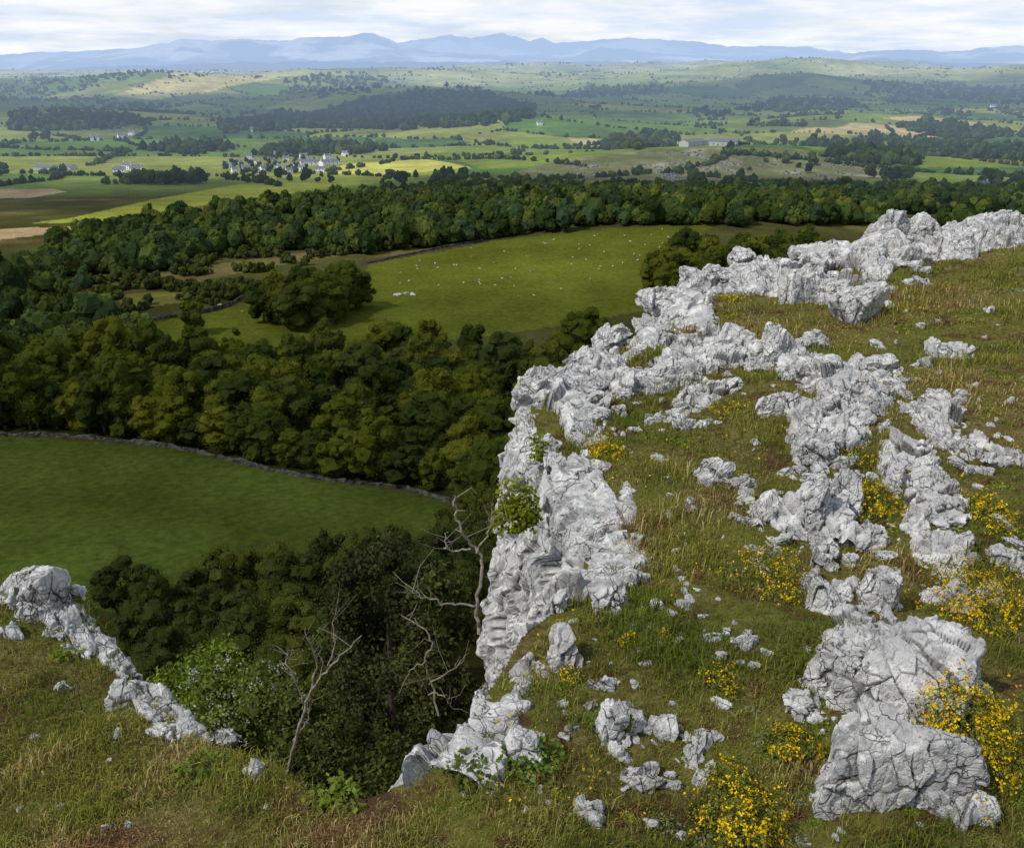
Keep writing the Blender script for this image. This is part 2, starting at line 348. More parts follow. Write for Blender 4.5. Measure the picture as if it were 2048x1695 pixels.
ROCKS=[
(1770,497,72,92,6,'tall upright limestone pillar, highest rock on the skyline of the cliff'),
(1838,485,64,52,6,'squat limestone block just right of the tallest skyline pillar'),
(1900,470,60,32,5,'low limestone block on the skyline right of the squat block'),
(1998,455,74,42,6,'limestone hump at the far right end of the skyline'),
(1722,528,80,54,6,'leaning limestone block left of the tallest skyline pillar'),
(1820,530,90,46,6,'broken limestone slab below the squat skyline block'),
(1640,512,92,42,6,'long low limestone block on the rim left of the skyline pillar'),
(1552,540,84,38,6,'rounded limestone block on the rim above the grass hollow'),
(1500,562,60,34,5,'small limestone block on the rim beside the rounded block'),
(1402,575,100,46,6,'wide limestone hump standing proud on the far rim'),
(1330,622,100,52,6,'cracked limestone block on the rim where the cliff bends'),
(1300,662,90,54,6,'limestone block below the cracked rim block'),
(1222,676,96,46,6,'jagged limestone block on the rim midway to the cliff corner'),
(1166,706,76,40,6,'narrow limestone block on the rim left of the jagged block'),
(1110,752,96,42,6,'flat topped limestone block close to the cliff corner'),
(1058,800,80,56,6,'limestone block forming the outer corner of the cliff'),
(1588,612,92,74,6,'pale smooth boulder on turf, left of a pair of boulders'),
(1712,640,96,104,6,'pointed pale boulder on turf, right of a pair of boulders'),
(1648,608,80,42,6,'low limestone lump between the two pale boulders'),
(1475,722,90,84,6,'upright limestone block at the head of the inner rock band'),
(1545,742,84,94,6,'split limestone slabs standing on end in the inner rock band'),
(1392,712,90,50,6,'limestone block beside the upright block of the inner band'),
(1338,690,70,44,6,'weathered limestone block behind the cliff corner grass'),
(1345,770,140,60,6,'broad broken limestone mass in the middle of the rock band'),
(1200,812,150,72,6,'massive grey limestone block behind the cliff corner'),
(1262,776,110,42,6,'limestone block right of the massive corner block'),
(1625,705,74,40,6,'small limestone block with rusty lichen in the inner band'),
(1742,752,120,48,6,'isolated grey limestone block at the right end of the inner band'),
(1600,790,110,58,6,'grey limestone block below the split slabs'),
(1690,858,140,74,6,'wide square limestone block, right shoulder of the inner band'),
(1562,878,80,62,6,'sloping limestone slab left of the wide square block'),
(1632,945,100,70,6,'dark fissured limestone block beneath the wide square block'),
(1606,1066,90,135,6,'tall leaning limestone slab at the foot of the inner band'),
(1688,1030,62,110,6,'narrow upright limestone slab beside the tall leaning slab'),
(1545,1060,76,50,6,'crumbling limestone block left of the tall leaning slab'),
(1425,980,62,74,6,'lone grey boulder on open turf left of the inner band'),
(1370,880,74,30,5,'flat pale stone in turf above the lone grey boulder'),
(1736,1096,64,58,6,'limestone block below the narrow upright slab'),
(1650,1130,56,58,6,'thin limestone fin above the small boulder in turf'),
(1646,1236,70,78,6,'small upright boulder in turf left of the grey wedge'),
(1752,1226,80,92,6,'grey wedge of limestone above the big foreground boulder'),
(1900,712,86,40,6,'small limestone cluster alone on the upper right turf'),
(1850,852,90,28,5,'flat stones in the turf under the upper right cluster'),
(1822,922,74,34,5,'pale stones on bare earth right of the inner band'),
(1856,1040,100,44,6,'grey limestone lump with orange lichen on the right turf'),
(1996,938,66,22,5,'low stone at the right edge beside bare earth'),
(1925,1210,84,80,6,'upright limestone block left of the yellow flowers at right edge'),
(2010,1120,70,36,6,'grey stone behind the yellow flowers at the right edge'),
(1805,1470,270,180,7,'huge cracked limestone boulder, upper block of the foreground outcrop'),
(1750,1635,265,205,7,'huge pitted limestone boulder, lowest block of the foreground outcrop'),
(1920,1415,110,52,6,'flat layered limestone block right of the huge cracked boulder'),
(1905,1640,110,64,6,'brown mossy limestone block right of the huge pitted boulder'),
(1675,1430,120,95,6,'limestone shoulder sloping down left of the huge cracked boulder'),
(1212,1262,66,90,6,'upright pale stone in the turf near the cliff brink'),
(1110,1246,46,50,5,'small pale stone near the cliff brink beside a grass tuft'),
(1130,1378,66,88,6,'leaning limestone block on the near turf above yellow flowers'),
(1050,1592,50,66,6,'white pointed stone among green leaves near the bottom'),
(1216,1530,50,80,6,'narrow upright stone near the bottom centre'),
(1316,1506,80,44,6,'flat white stones in bare earth at bottom centre'),
(1280,1604,92,40,6,'broken pale rock half buried at the bottom centre'),
(1178,1690,70,34,5,'pale stone cut by the bottom edge of the picture'),
(1620,1470,70,28,5,'flat stone at the left foot of the foreground outcrop'),
(85,1255,150,108,7,'pale limestone block crowning the left grassy bank'),
(180,1300,74,32,6,'sloping limestone slab right of the block crowning the left bank'),
(118,1288,56,24,5,'small white stone below the block crowning the left bank'),
(124,1362,32,28,5,'lone small stone in the grass of the left bank'),
(238,1392,88,50,6,'rough grey rock at the brink of the left bank'),
(360,1455,96,22,6,'tilted grey slab along the brink of the left bank'),
(450,1480,70,16,6,'grey stone ledge hanging over the gully'),
(512,1590,44,46,6,'small grey stone in the grass at the gully head'),
(26,1298,40,24,5,'small stone at the left edge of the left bank'),
]
SMOOTH={85:.42,1588:.5,1712:.55,1805:.62,1750:.62}
def rock_pose(i,px,py,w,h):
    p=Pp(px,py); d=np.linalg.norm(p); r=np.random.default_rng(500+i)
    wm=w*d/F*1.1; dm=wm*r.uniform(.55,.75); th=math.atan2(-p[2],p[1])
    hm=max(.4*min(wm,1.5*h*d/F),(h*d/F-.5*dm*math.sin(th))/math.cos(th))
    p=p+np.array([p[0],p[1],0])/np.hypot(p[0],p[1])*dm*.35
    z=Zp(p[0],p[1])[0]; rz=r.uniform(-.45,.45)
    EXC.append((p[0],p[1],max(wm,dm)*.26))
    return np.array([p[0],p[1],z]),wm,dm,hm,(r.uniform(-.1,.1),r.uniform(-.1,.2)),rz,int(r.integers(0,4))
def put_rock(i,px,py,w,h,lvl,label,group=None,me=None):
    p,wm,dm,hm,tl,rz,qn=rock_pose(i,px,py,w,h)
    if me is None: o=link('limestone_rock',rock_mesh(1000+i*7,wm,dm,hm,lvl,amp=SMOOTH.get(px,.85)),ROCK,None,p)
    else:
        o=link('limestone_rock',me,ROCK,None,p); o.scale=(wm,dm*1.3,hm*1.05)
    o.rotation_euler=(tl[0],tl[1],rz+(qn*1.57 if me else 0))
    return tag(o,label,'rock',group)
for i,(a,b,w,h,l,lab) in enumerate(ROCKS): put_rock(i,a,b,w,h,l,lab)
mids=[rock_mesh(4000+k*3,1,.8,1.,6,.5,'rock') for k in range(14)]
BANDS=[([(1050,805),(1110,760),(1200,710),(1300,655),(1400,590),(1500,562),(1640,520),(1760,500),(1850,490),(2030,460)],50,32,36,'limestone block in the broken line of rocks along the far rim','rocks along the far rim'),
([(1150,830),(1230,800),(1310,775),(1370,740),(1430,705),(1490,715),(1540,735),(1620,775),(1690,840)],70,60,34,'limestone block in the middle rock band crossing the turf','rocks of the middle band'),
([(1700,780),(1690,860),(1640,930),(1650,1000),(1600,1075)],48,60,34,'limestone block in the lower right rock band','rocks of the lower right band'),
([(1560,1090),(1660,1120),(1650,1220),(1740,1240),(1770,1120)],26,40,30,'limestone block strewn below the lower right band','rocks below the lower right band'),
([(1820,930),(1870,1060),(1910,1190),(1990,1130)],26,50,32,'limestone block among bare earth at the right side','rocks on the right side turf'),
([(1610,1470),(1660,1400),(1720,1350),(1780,1270)],12,26,48,'angular limestone block edging the big foreground outcrop','rocks edging the foreground outcrop'),
([(1640,545),(1720,570),(1830,545),(1900,500),(2000,500)],34,34,28,'limestone block on the turf just below the skyline','rocks below the skyline'),
([(1090,900),(1130,970),(1170,1050),(1190,1120),(1130,1200)],20,24,46,'limestone block at the top of the near cliff face','rocks topping the near cliff face'),
([(1230,880),(1330,855),(1430,800),(1500,770)],30,30,24,'low limestone shard half buried between the two rock bands','shards between the rock bands'),
([(1430,960),(1480,1010),(1520,1080),(1500,1150)],24,32,26,'low limestone shard in the turf left of the tall slab','shards left of the tall slab'),
([(1780,780),(1840,860),(1900,920),(2000,935)],34,40,26,'low limestone shard in the stony turf at the right','shards in the stony right turf'),
([(1200,1500),(1290,1520),(1340,1480),(1420,1540),(1290,1600)],26,36,28,'broken limestone shard in the turf at bottom centre','shards at bottom centre'),
([(1250,1250),(1350,1180),(1420,1280),(1480,1400)],16,50,22,'small limestone shard in the open turf at centre','shards in the open turf')]
rb=np.random.default_rng(123); cand=[]
for pts,n,sp,sz,lab,grp in BANDS:
    L=smooth_line(pts,10); cu=np.concatenate([[0],np.cumsum(np.linalg.norm(np.diff(L,axis=0),axis=1))])
    for k in range(n):
        t=rb.uniform(0,cu[-1]); px=np.interp(t,cu,L[:,0])+rb.normal(0,sp*.6);py=np.interp(t,cu,L[:,1])+rb.normal(0,sp*.5)
        w=sz*rb.uniform(.55,1.5); cand.append((w,px,py,w*rb.uniform(.35,.85),lab,grp))
cand.sort(key=lambda c:-c[0]); small=[rock_mesh(4300+k*3,1,.8,1.,4,.5,raw=True) for k in range(10)]
VV=[];FF=[];CC=[];n0=0
for ii,(w,px,py,h,lab,grp) in enumerate(cand):
    if ii<222: put_rock(200+ii,px,py,w,h,6,lab,grp,mids[int(rb.integers(14))])
    else:
        p,wm,dm,hm,tl,rz,qn=rock_pose(200+ii,px,py,w,h); q,f,c=small[ii%10]
        R=np.array(Euler((tl[0],tl[1],rz+qn*1.57)).to_matrix()); v=(q*np.array([wm,dm*1.3,hm*1.05]))@R.T+p
        VV.append(v);FF.append(f+n0);CC.append(c);n0+=len(v)
tag(link('limestone_shards',mesh_np('limestone_shards',np.concatenate(VV),np.concatenate(FF),False,None,{'crack':np.concatenate(CC)}),ROCK),'small limestone shards strewn along the rock ribs','rocks',kind='stuff')
protos=[rock_mesh(3000+k,1,.75,.62,5,.5,'stone') for k in range(8)]
rs=np.random.default_rng(77); cnt=0
while cnt<298:
    px=rs.uniform(30,2040);py=420+1260*rs.uniform(0,1)
    p=Pp(px,py)
    if p[1]<0 or p[1]>24: continue
    x,y=np.array([p[0]]),np.array([p[1]])
    if sdist(x,y)[0]<.1: continue
    dens=.5+1.1*fbm2(x,y,1.1,3,60)[0]
    if px<600: dens-=.42
    if px>1700 and 760<py<1100: dens+=.25
    if rs.uniform()>dens: continue
    d=np.linalg.norm(p); wm=(rs.gamma(1.8,8.)+8)*d/F
    o=link('limestone_stone',protos[rs.integers(8)],ROCK,None,(p[0],p[1],Zp(p[0],p[1])[0]-wm*.05))
    o.scale=(wm,wm*rs.uniform(.7,1.2),wm*rs.uniform(.5,1.)); o.rotation_euler=(rs.uniform(-.3,.3),rs.uniform(-.3,.3),rs.uniform(0,6.28))
    tag(o,'small grey limestone stone half sunk in the cliff top turf','stone','small stones scattered in the turf'); EXC.append((p[0],p[1],wm*.3)); cnt+=1
# ------------------------------------------------------------------ grass
def blades(cx,cy,cz,L,W,colr,r,lean=.8):
    n=len(cx); a=r.uniform(0,2*np.pi,n); ld=r.uniform(.15,1.,n)*lean*L; b=a+r.normal(0,.5,n)+1.57
    dx,dy=np.cos(a),np.sin(a); wx,wy=np.cos(b)*W/2,np.sin(b)*W/2
    B=np.stack([cx,cy,cz],1); Wv=np.stack([wx,wy,np.zeros(n)],1)
    mid=B+np.stack([dx*ld*.35,dy*ld*.35,L*.6],1); tip=B+np.stack([dx*ld,dy*ld,L*(1-.5*(ld/L))],1)
    V=np.stack([B-Wv,B+Wv,mid-Wv*.8,mid+Wv*.8,tip],1).reshape(-1,3)
    o=np.arange(n)[:,None]*5
    Fa=np.concatenate([o+[0,1,3],o+[0,3,2],o+[2,3,4]])
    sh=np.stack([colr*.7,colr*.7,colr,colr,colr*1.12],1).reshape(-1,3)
    return V,Fa,sh
rg=np.random.default_rng(5); nt=52000
r_=np.exp(rg.uniform(np.log(1.5),np.log(27),nt)); a_=np.radians(rg.uniform(-38,38,nt)); x=r_*np.sin(a_);y=r_*np.cos(a_)
s=sdist(x,y); nearB=segdist(x,y,LB[::3]); dM=segdist(x,y,LM); ok=(s>.04)|((s>-.3)&(dM<.3))|((s>-.1)&(segdist(x,y,LA[::3])<.1))
ok&=~((nearB<winB(x,y)*.6)&(rg.uniform(size=nt)>.14))
for (ex,ey,er) in EXC: ok&=((x-ex)**2+(y-ey)**2)>er*er
bare=fbm2(x,y,.55,3,90)+.5*fbm2(x,y,2.,2,94); ok&=(bare<.20)|(rg.uniform(size=nt)<.34)
x,y,r_=x[ok],y[ok],r_[ok]; s=s[ok]
tuft=fbm2(x,y,.33,3,91); hue=fbm2(x,y,1.4,4,92)+.7*fbm2(x,y,.35,2,93)-.10*(x<-.7)
nb=12; idx=np.repeat(np.arange(len(x)),nb)
sp=(.020+.009*r_)[idx]
bx=x[idx]+rg.normal(0,1,len(idx))*sp; by=y[idx]+rg.normal(0,1,len(idx))*sp
sb=sdist(bx,by); bz=Zp(bx,by)-np.where(sb<0,-sb*1.7,0)-.005
tall=(rg.uniform(size=len(x))<.07)*rg.uniform(.6,2.2,len(x))
L=(.024+.0016*r_[idx])*(1+3.2*np.clip(tuft[idx]-.02,-.15,1)+tall[idx])*rg.uniform(.5,1.5,len(idx)); W=.0013+.00070*r_[idx]
pal=np.array([(.195,.198,.035),(.31,.265,.078),(.52,.425,.19),(.125,.162,.025),(.26,.145,.067),(.265,.27,.046)])
pk=np.clip(rg.normal(0,1,len(idx))*.5+hue[idx]*3.3+.06,-2.4,2.2)
ch=np.where(pk<-.80,3,np.where(pk<-.22,0,np.where(pk<.40,5,np.where(pk<1.0,1,np.where(pk<1.5,2,4)))))
cb=pal[ch]*rg.uniform(.65,1.3,(len(idx),1))*.97
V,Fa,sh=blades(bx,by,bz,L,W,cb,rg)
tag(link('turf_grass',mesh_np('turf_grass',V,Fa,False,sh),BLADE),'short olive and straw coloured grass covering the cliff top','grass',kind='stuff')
# ------------------------------------------------------------------ leafy things
def leafcloud(P,N,ls,r,asp=.55):
    n=len(P); N=N/(np.linalg.norm(N,axis=1)[:,None]+1e-9); q=r.normal(size=(n,3)); A=np.cross(N,q); A/=np.linalg.norm(A,axis=1)[:,None]+1e-9; B=np.cross(N,A)
    l=np.asarray(ls)*r.uniform(.6,1.35,n); A=A*(l/2)[:,None];B=B*(l*asp/2)[:,None]
    V=np.stack([P-A,P+B,P+A,P-B],1).reshape(-1,3); o=np.arange(n)[:,None]*4
    return V,np.concatenate([o+[0,1,2],o+[0,2,3]])
rl=np.random.default_rng(44); n=2200
r_=np.exp(rl.uniform(np.log(1.6),np.log(20),n)); a_=np.radians(rl.uniform(-34,34,n)); x=r_*np.sin(a_);y=r_*np.cos(a_)
m=(sdist(x,y)>.1)&(fbm2(x,y,.6,3,97)>.10); x,y,r_=x[m],y[m],r_[m]; nl=70; idx=np.repeat(np.arange(len(x)),nl)
ra=(.02+.010*r_)*rl.uniform(.5,1.5,len(x)); D=rl.normal(size=(len(idx),3)); D[:,2]=np.abs(D[:,2]); D/=np.linalg.norm(D,axis=1)[:,None]
P=D*(ra[idx]*rl.uniform(.2,1,len(idx)))[:,None]*np.array([1,1,.35]); P[:,0]+=x[idx];P[:,1]+=y[idx];P[:,2]+=Zp(P[:,0],P[:,1])
V,Fa=leafcloud(P,D+np.array([0,0,.6])+.6*rl.normal(size=D.shape),(.006+.0024*r_)[idx],rl,.6)
pl=np.array([(.15,.20,.03),(.22,.24,.035),(.21,.22,.13),(.18,.09,.05),(.14,.17,.03)])[rl.integers(0,5,len(x))]
tag(link('low_plants',mesh_np('low_plants',V,Fa,False,np.repeat(pl[idx]*rl.uniform(.6,1.3,(len(idx),1)),4,0)),LEAF),'low mats of moss, thyme and small leaves in the turf','plants',kind='stuff')
def crown(seed,W,H,z0,nl,ls,nlobe,core=.8,asp=.6,flat=.36):
    r=np.random.default_rng(seed); c=r.normal(size=(nlobe,3)); c/=np.linalg.norm(c,axis=1)[:,None]; c*=r.uniform(.25,1.08,(nlobe,1))**.5
    rad=W*r.uniform(.08,.23,nlobe)*(1-.25*np.clip(c[:,2],0,1))
    C=np.stack([c[:,0]*W*.38,c[:,1]*W*.38,z0+H*(.5+flat*c[:,2])],1)
    i=r.choice(nlobe,nl,p=rad**2/(rad**2).sum()); D=r.normal(size=(nl,3)); D[:,2]+=.25; D/=np.linalg.norm(D,axis=1)[:,None]
    P=C[i]+D*(rad[i]*(.7+.7*r.uniform(size=nl)**1.3))[:,None]*np.array([1,1,.85])
    V,Fa=leafcloud(P,D+.75*r.normal(size=(nl,3)),ls,r,asp)
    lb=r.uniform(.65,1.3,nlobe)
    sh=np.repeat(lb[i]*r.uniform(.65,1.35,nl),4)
    A=Acc(); A.add(V,Fa,np.repeat(sh[:,None],3,1))
    if core:
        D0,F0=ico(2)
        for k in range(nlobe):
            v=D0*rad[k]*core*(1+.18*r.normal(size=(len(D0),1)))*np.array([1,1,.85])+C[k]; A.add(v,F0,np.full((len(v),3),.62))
    return A
def trunk_mesh(seed,h,r0,name='trunk',limbs=4):
    r=np.random.default_rng(seed); A=Acc(); z=np.linspace(-.4,h,6); wob=np.cumsum(r.normal(0,.03*h/5,(6,2)),0)
    p=np.stack([wob[:,0],wob[:,1],z],1); v,f=tube(p,r0*np.linspace(1.15,.4,6)); A.add(v,f)
    for k in range(limbs):
        b=p[r.integers(2,4)]; a=r.uniform(0,6.28); l=h*r.uniform(.25,.4)
        q=np.array([b,b+np.array([math.cos(a)*.7,math.sin(a)*.7,.5])*l*.5,b+np.array([math.cos(a)*.8,math.sin(a)*.8,1.])*l*.8]); v,f=tube(q,r0*np.array([.45,.3,.12]),5); A.add(v,f)
    return A.mesh(name)
def tree_proto(seed,H,W,nl,ls,nlobe,mat,name='broadleaf_tree',bark=None,z0=.0,flat=.41):
    root=link(name,None); link('trunk',trunk_mesh(seed,H*.62,H*.022),bark or BARK,root); link('crown',crown(seed,W,H*(1-z0),H*z0,nl,ls,nlobe,flat=flat).mesh('crown'),mat,root); return root
used={}
def plant(proto,p,sc,label,cat,group=None,rz=None,r=R0):
    o=proto if id(proto) not in used else copy_tree(proto); used[id(proto)]=1
    for k in ('label','category','group'):
        if k in o: del o[k]
    o.location=[float(v) for v in p]; s=float(sc); o.scale=(s*float(r.uniform(.85,1.15)),s,s*float(r.uniform(.8,1.25))); o.rotation_euler=(0,0,float(r.uniform(0,6.28)))
    return tag(o,label,cat,group)
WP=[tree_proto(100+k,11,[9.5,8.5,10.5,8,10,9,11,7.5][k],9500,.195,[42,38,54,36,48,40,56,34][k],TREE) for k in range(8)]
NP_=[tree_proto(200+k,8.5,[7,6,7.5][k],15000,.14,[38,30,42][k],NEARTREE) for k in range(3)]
rt=np.random.default_rng(9)
WALL=smooth_line(poly_px([(-250,850),(20,872),(120,873),(350,897),(560,945),(700,968),(800,975),(890,1003),(1000,1040),(1150,1060)]),6)
def wallY(x): return np.interp(x,WALL[:,0],WALL[:,1])
def scatter(n,x0,x1,y0f,y1f,mind,r):
    pts=[]
    for _ in range(n*60):
        if len(pts)>=n: break
        x=r.uniform(x0,x1);a,b=y0f(x),y1f(x); y=a+(b-a)*r.uniform()
        if all((x-q[0])**2+(y-q[1])**2>mind*mind for q in pts): pts.append((x,y))
    return pts
WOODA=scatter(186,-108,38,lambda x:wallY(x)+5.,lambda x:190+.10*x,4.2,rt)+[(x,float(wallY(x))+rt.uniform(2.0,3.6)) for x in np.arange(-90,40,4.2)]
for (x,y) in WOODA:
    plant(WP[rt.integers(8)],(x,y,zv(x,y)[0]),rt.uniform(.55,1.0),'broadleaf tree in the dense wood behind the walled lower field','tree','trees of the wood behind the lower field')
for (px,py,h) in [(235,1130,6),(300,1160,6),(370,1125,7),(440,1105,7.5),(520,1090,8),(590,1105,7.5),(660,1090,7.5),(720,1105,7.5),(270,1220,6),(400,1210,6.5),(490,1200,7),(590,1195,7),(680,1190,7),(760,1075,8),(840,1040,8.5),(900,1005,9),(330,1290,5.5),(430,1300,5.5),(540,1290,6),(640,1290,6),(720,1240,6.5),(800,1130,7.5),(870,1090,8.5),(960,960,9),(940,1040,8.5),(360,1370,5),(470,1380,5),(580,1390,5),(680,1360,5.5),(780,1260,6.5),(860,1200,7),(250,1310,5),(1000,990,9),(930,1120,8),(990,1080,8.5)]:
    p=march(px,py,h*.93,44); plant(NP_[rt.integers(3)],p,h/8.4,'dark bushy tree on the slope below the gully, before the lower field','tree','trees on the slope below the gully')
for (px,py,h) in [(520,545,12),(560,530,13),(600,520,14),(645,518,14),(690,515,13),(715,530,11),(545,555,11),(590,545,13),(640,545,12),(580,560,9)]:
    p=march(px,py,h,150); plant(WP[rt.integers(8)],p,h/11.,'dark tree in the clump at the left end of the sheep meadow','tree','clump of trees beside the sheep meadow')
plant(WP[0],march(380,598,8,150),.75,'lone round tree by the wall left of the sheep meadow','tree')
for k in range(32):
    px=rt.uniform(1290,1640);py=478+rt.uniform(0,60)-(px-1290)*.13
    p=march(px,py,10,200); plant(WP[rt.integers(8)],p,rt.uniform(.8,1.1),'broadleaf tree in the wood at the right end of the meadow','tree','trees at the right end of the sheep meadow')
def small_tree(px_top,py_top,px_b,py_b,Y,W,nl,ls,label,mat,tint,name='small_tree',z0=.1,cat='tree'):
    b=at(px_b,py_b,Y);t=at(px_top,py_top,Y);H=(t[2]-b[2])*1.08
    root=link(name,None,None,None,b); link('trunk',trunk_mesh(int(px_b),H*.62,H*.018),BARK2,root)
    A=crown(int(px_b)+3,W,H*(1-z0),H*z0,nl,ls,26,.0 if W<1 else .6,flat=.42); A.C=[c*np.array(tint) for c in A.C]
    link('crown',A.mesh('crown'),mat,root)
    return tag(root,label,cat)
small_tree(815,1030,790,1580,10.,1.75,11000,.06,'very dark small tree rising from the gully beside the cliff',LEAF,(.055,.062,.024),z0=.12)
small_tree(725,1170,735,1560,11.5,1.6,8000,.06,'dark green small tree left of the tallest gully tree',LEAF,(.06,.076,.020),z0=.05)
small_tree(900,1130,880,1560,8.5,1.0,5000,.055,'dark thin tree squeezed against the foot of the cliff',LEAF,(.06,.07,.02),z0=.1)
sb_=small_tree(470,1350,480,1500,12.,1.9,5000,.07,'light green leafy shrub with white blossom below the left bank',LEAF,(.15,.19,.04),'leafy_shrub',0.,'shrub')
rq=np.random.default_rng(8); D=rq.normal(size=(200,3)); D[:,2]=abs(D[:,2]); D/=np.linalg.norm(D,axis=1)[:,None]; Q=D*np.array([.95,.95,.75])+np.array([0,0,.75]); Q=Q[fbm(Q*2.5,2,4)>.15]
v,f=leafcloud(np.repeat(Q,4,0)+rq.normal(0,.03,(len(Q)*4,3)),rq.normal(size=(len(Q)*4,3))+np.array([0,-.5,1]),.028,rq,.9); link('blossom',mesh_np('blossom',v,f,False,np.full((len(v),3),.42)),LEAF,sb_)
small_tree(420,1310,410,1480,17.,2.4,5000,.09,'bright green bush behind the light green shrub',LEAF,(.14,.20,.026),'leafy_shrub',0.,'shrub')
small_tree(570,1390,590,1530,9.,1.1,3500,.05,'low green shrub around the foot of the pale dead tree',LEAF,(.10,.12,.03),'leafy_shrub',0.,'shrub')
small_tree(690,1430,690,1600,7.5,1.0,3500,.045,'dark shrub filling the gully between bank and cliff',LEAF,(.06,.072,.02),'leafy_shrub',0.,'shrub')
small_tree(790,1500,785,1640,5.2,.55,2600,.035,'low dark shrub at the very head of the gully',LEAF,(.07,.085,.022),'leafy_shrub',0.,'shrub')
# dead trees
def dead(name,label,Y,branches,seed,twigs=10):
    root=link(name,None,None,None,at(*branches[0][0][0],Y)); r=np.random.default_rng(seed); org=np.array(root.location)
    for bi,(pts,ra,rb) in enumerate(branches):
        P=np.array([at(a,b,Y) for a,b in pts]); P[:,1]+=np.cumsum(r.normal(0,.04,len(P))); P=smooth_line(P,5); P+=r.normal(0,.006,P.shape)
        A=Acc(); v,f=tube(P-org,np.linspace(ra,rb,len(P))*.85,7); A.add(v,f)
        for k in range(twigs if bi else 5):
            i=r.integers(len(P)//3,len(P)); d=r.normal(size=3); d[2]=abs(d[2]); l=r.uniform(.08,.28)
            q=np.array([P[i],P[i]+d*l*.3,P[i]+d*l*.5+r.normal(0,.03,3)])-org; v,f=tube(q,[rb*.65,rb*.45,rb*.25],4); A.add(v,f)
        link('trunk' if bi==0 else 'branch',A.mesh('branch'),DEAD,root)
    return tag(root,label,'dead tree')
dead('dead_tree','pale leafless dead tree forking upward from the gully, left of the dark tree',7.2,[
 ([(572,1560),(588,1490),(608,1420),(622,1378),(655,1335),(690,1298),(726,1254)],.022,.006),
 ([(610,1415),(592,1360),(575,1325),(577,1300)],.012,.004),([(622,1378),(632,1330),(625,1290),(608,1250)],.011,.003),
 ([(655,1335),(668,1290),(662,1255),(672,1225)],.010,.003),([(588,1490),(610,1450),(618,1400)],.010,.004)],3,12)
dead('dead_tree','crooked bare snag standing against the cliff face below the ivy',5.5,[
 ([(958,1262),(955,1200),(964,1125),(940,1095),(920,1060),(912,1020),(908,986)],.015,.006),
 ([(940,1095),(905,1108),(890,1092),(896,1070)],.007,.003),([(950,1112),(975,1075),(990,1052),(1012,1058)],.008,.003),
 ([(955,1205),(905,1198),(855,1182),(812,1155)],.009,.004)],4,8)
dead('dead_tree','twisted grey dead stem with hooked branches low in the gully',5.5,[
 ([(875,1440),(858,1375),(850,1320),(864,1285),(838,1258),(800,1246)],.009,.004),
 ([(856,1370),(905,1340),(926,1328)],.006,.003),([(858,1390),(890,1392),(905,1420)],.006,.003),([(850,1320),(820,1340),(800,1380)],.006,.002)],6,6)
# ivy, flowers, leaf clumps
def surface_clump(name,parts,root_loc,label,cat):
    root=link(name,None,None,None,root_loc)
    for nm,me,mat in parts: link(nm,me,mat,root)
    return tag(root,label,cat)
def dome(r,n,W,H,lean=0):
    D=r.normal(size=(n,3)); D[:,2]=np.abs(D[:,2])*.9; D/=np.linalg.norm(D,axis=1)[:,None]; q=r.uniform(.25,1.,(n,1))**.6
    return D*q*np.array([W/2,W/2,H]),D
def flower_clump(i,px,py,w,h,nf,nl,label,fs=.0096,fol=(.14,.165,.036)):
    p=Pp(px,py);d=np.linalg.norm(p);r=np.random.default_rng(800+i);W=w*d/F;Dp=.75*h*d/F/max(.3,math.sin(math.atan2(-p[2],p[1]))); H=max(.05,.36*h*d/F)
    p=p+np.array([0,Dp*.25,0]); z=Zp(p[0],p[1])[0]; s=max(1,(d/5)**.6)
    lump=lambda P:P*(1+.7*fbm(P/W*5+i,3,i))[:,None]*np.array([1,min(2.0,Dp/W),1])
    P,D=dome(r,nl,W,H); V,Fa=leafcloud(lump(P),D+.9*r.normal(size=D.shape),.017*s,r,.4)
    c=np.repeat(np.array(fol)[None]*r.uniform(.5,1.4,(nl,1)),4,0)
    P2,D2=dome(r,int(nf*2.2),W,H*1.08); P2=lump(P2)
    m=fbm(P2/W*7+3,3,i+5)>-.05; P2,D2=P2[m],D2[m]; n2=len(P2); P3=np.repeat(P2,3,0)+r.normal(0,.004*s,(n2*3,3))
    V2,F2=leafcloud(P3,np.repeat(D2,3,0)+.5*r.normal(size=(n2*3,3)),fs*s,r,.8)
    c2=np.repeat(np.array([.80,.55,.014])[None]*r.uniform(.6,1.25,(n2*3,1)),4,0)
    surface_clump('flowering_plant',[('foliage',mesh_np('foliage',V,Fa,False,c),LEAF),('flowers',mesh_np('flowers',V2,F2,False,c2),LEAF)],(p[0],p[1],z),label,'wildflowers')
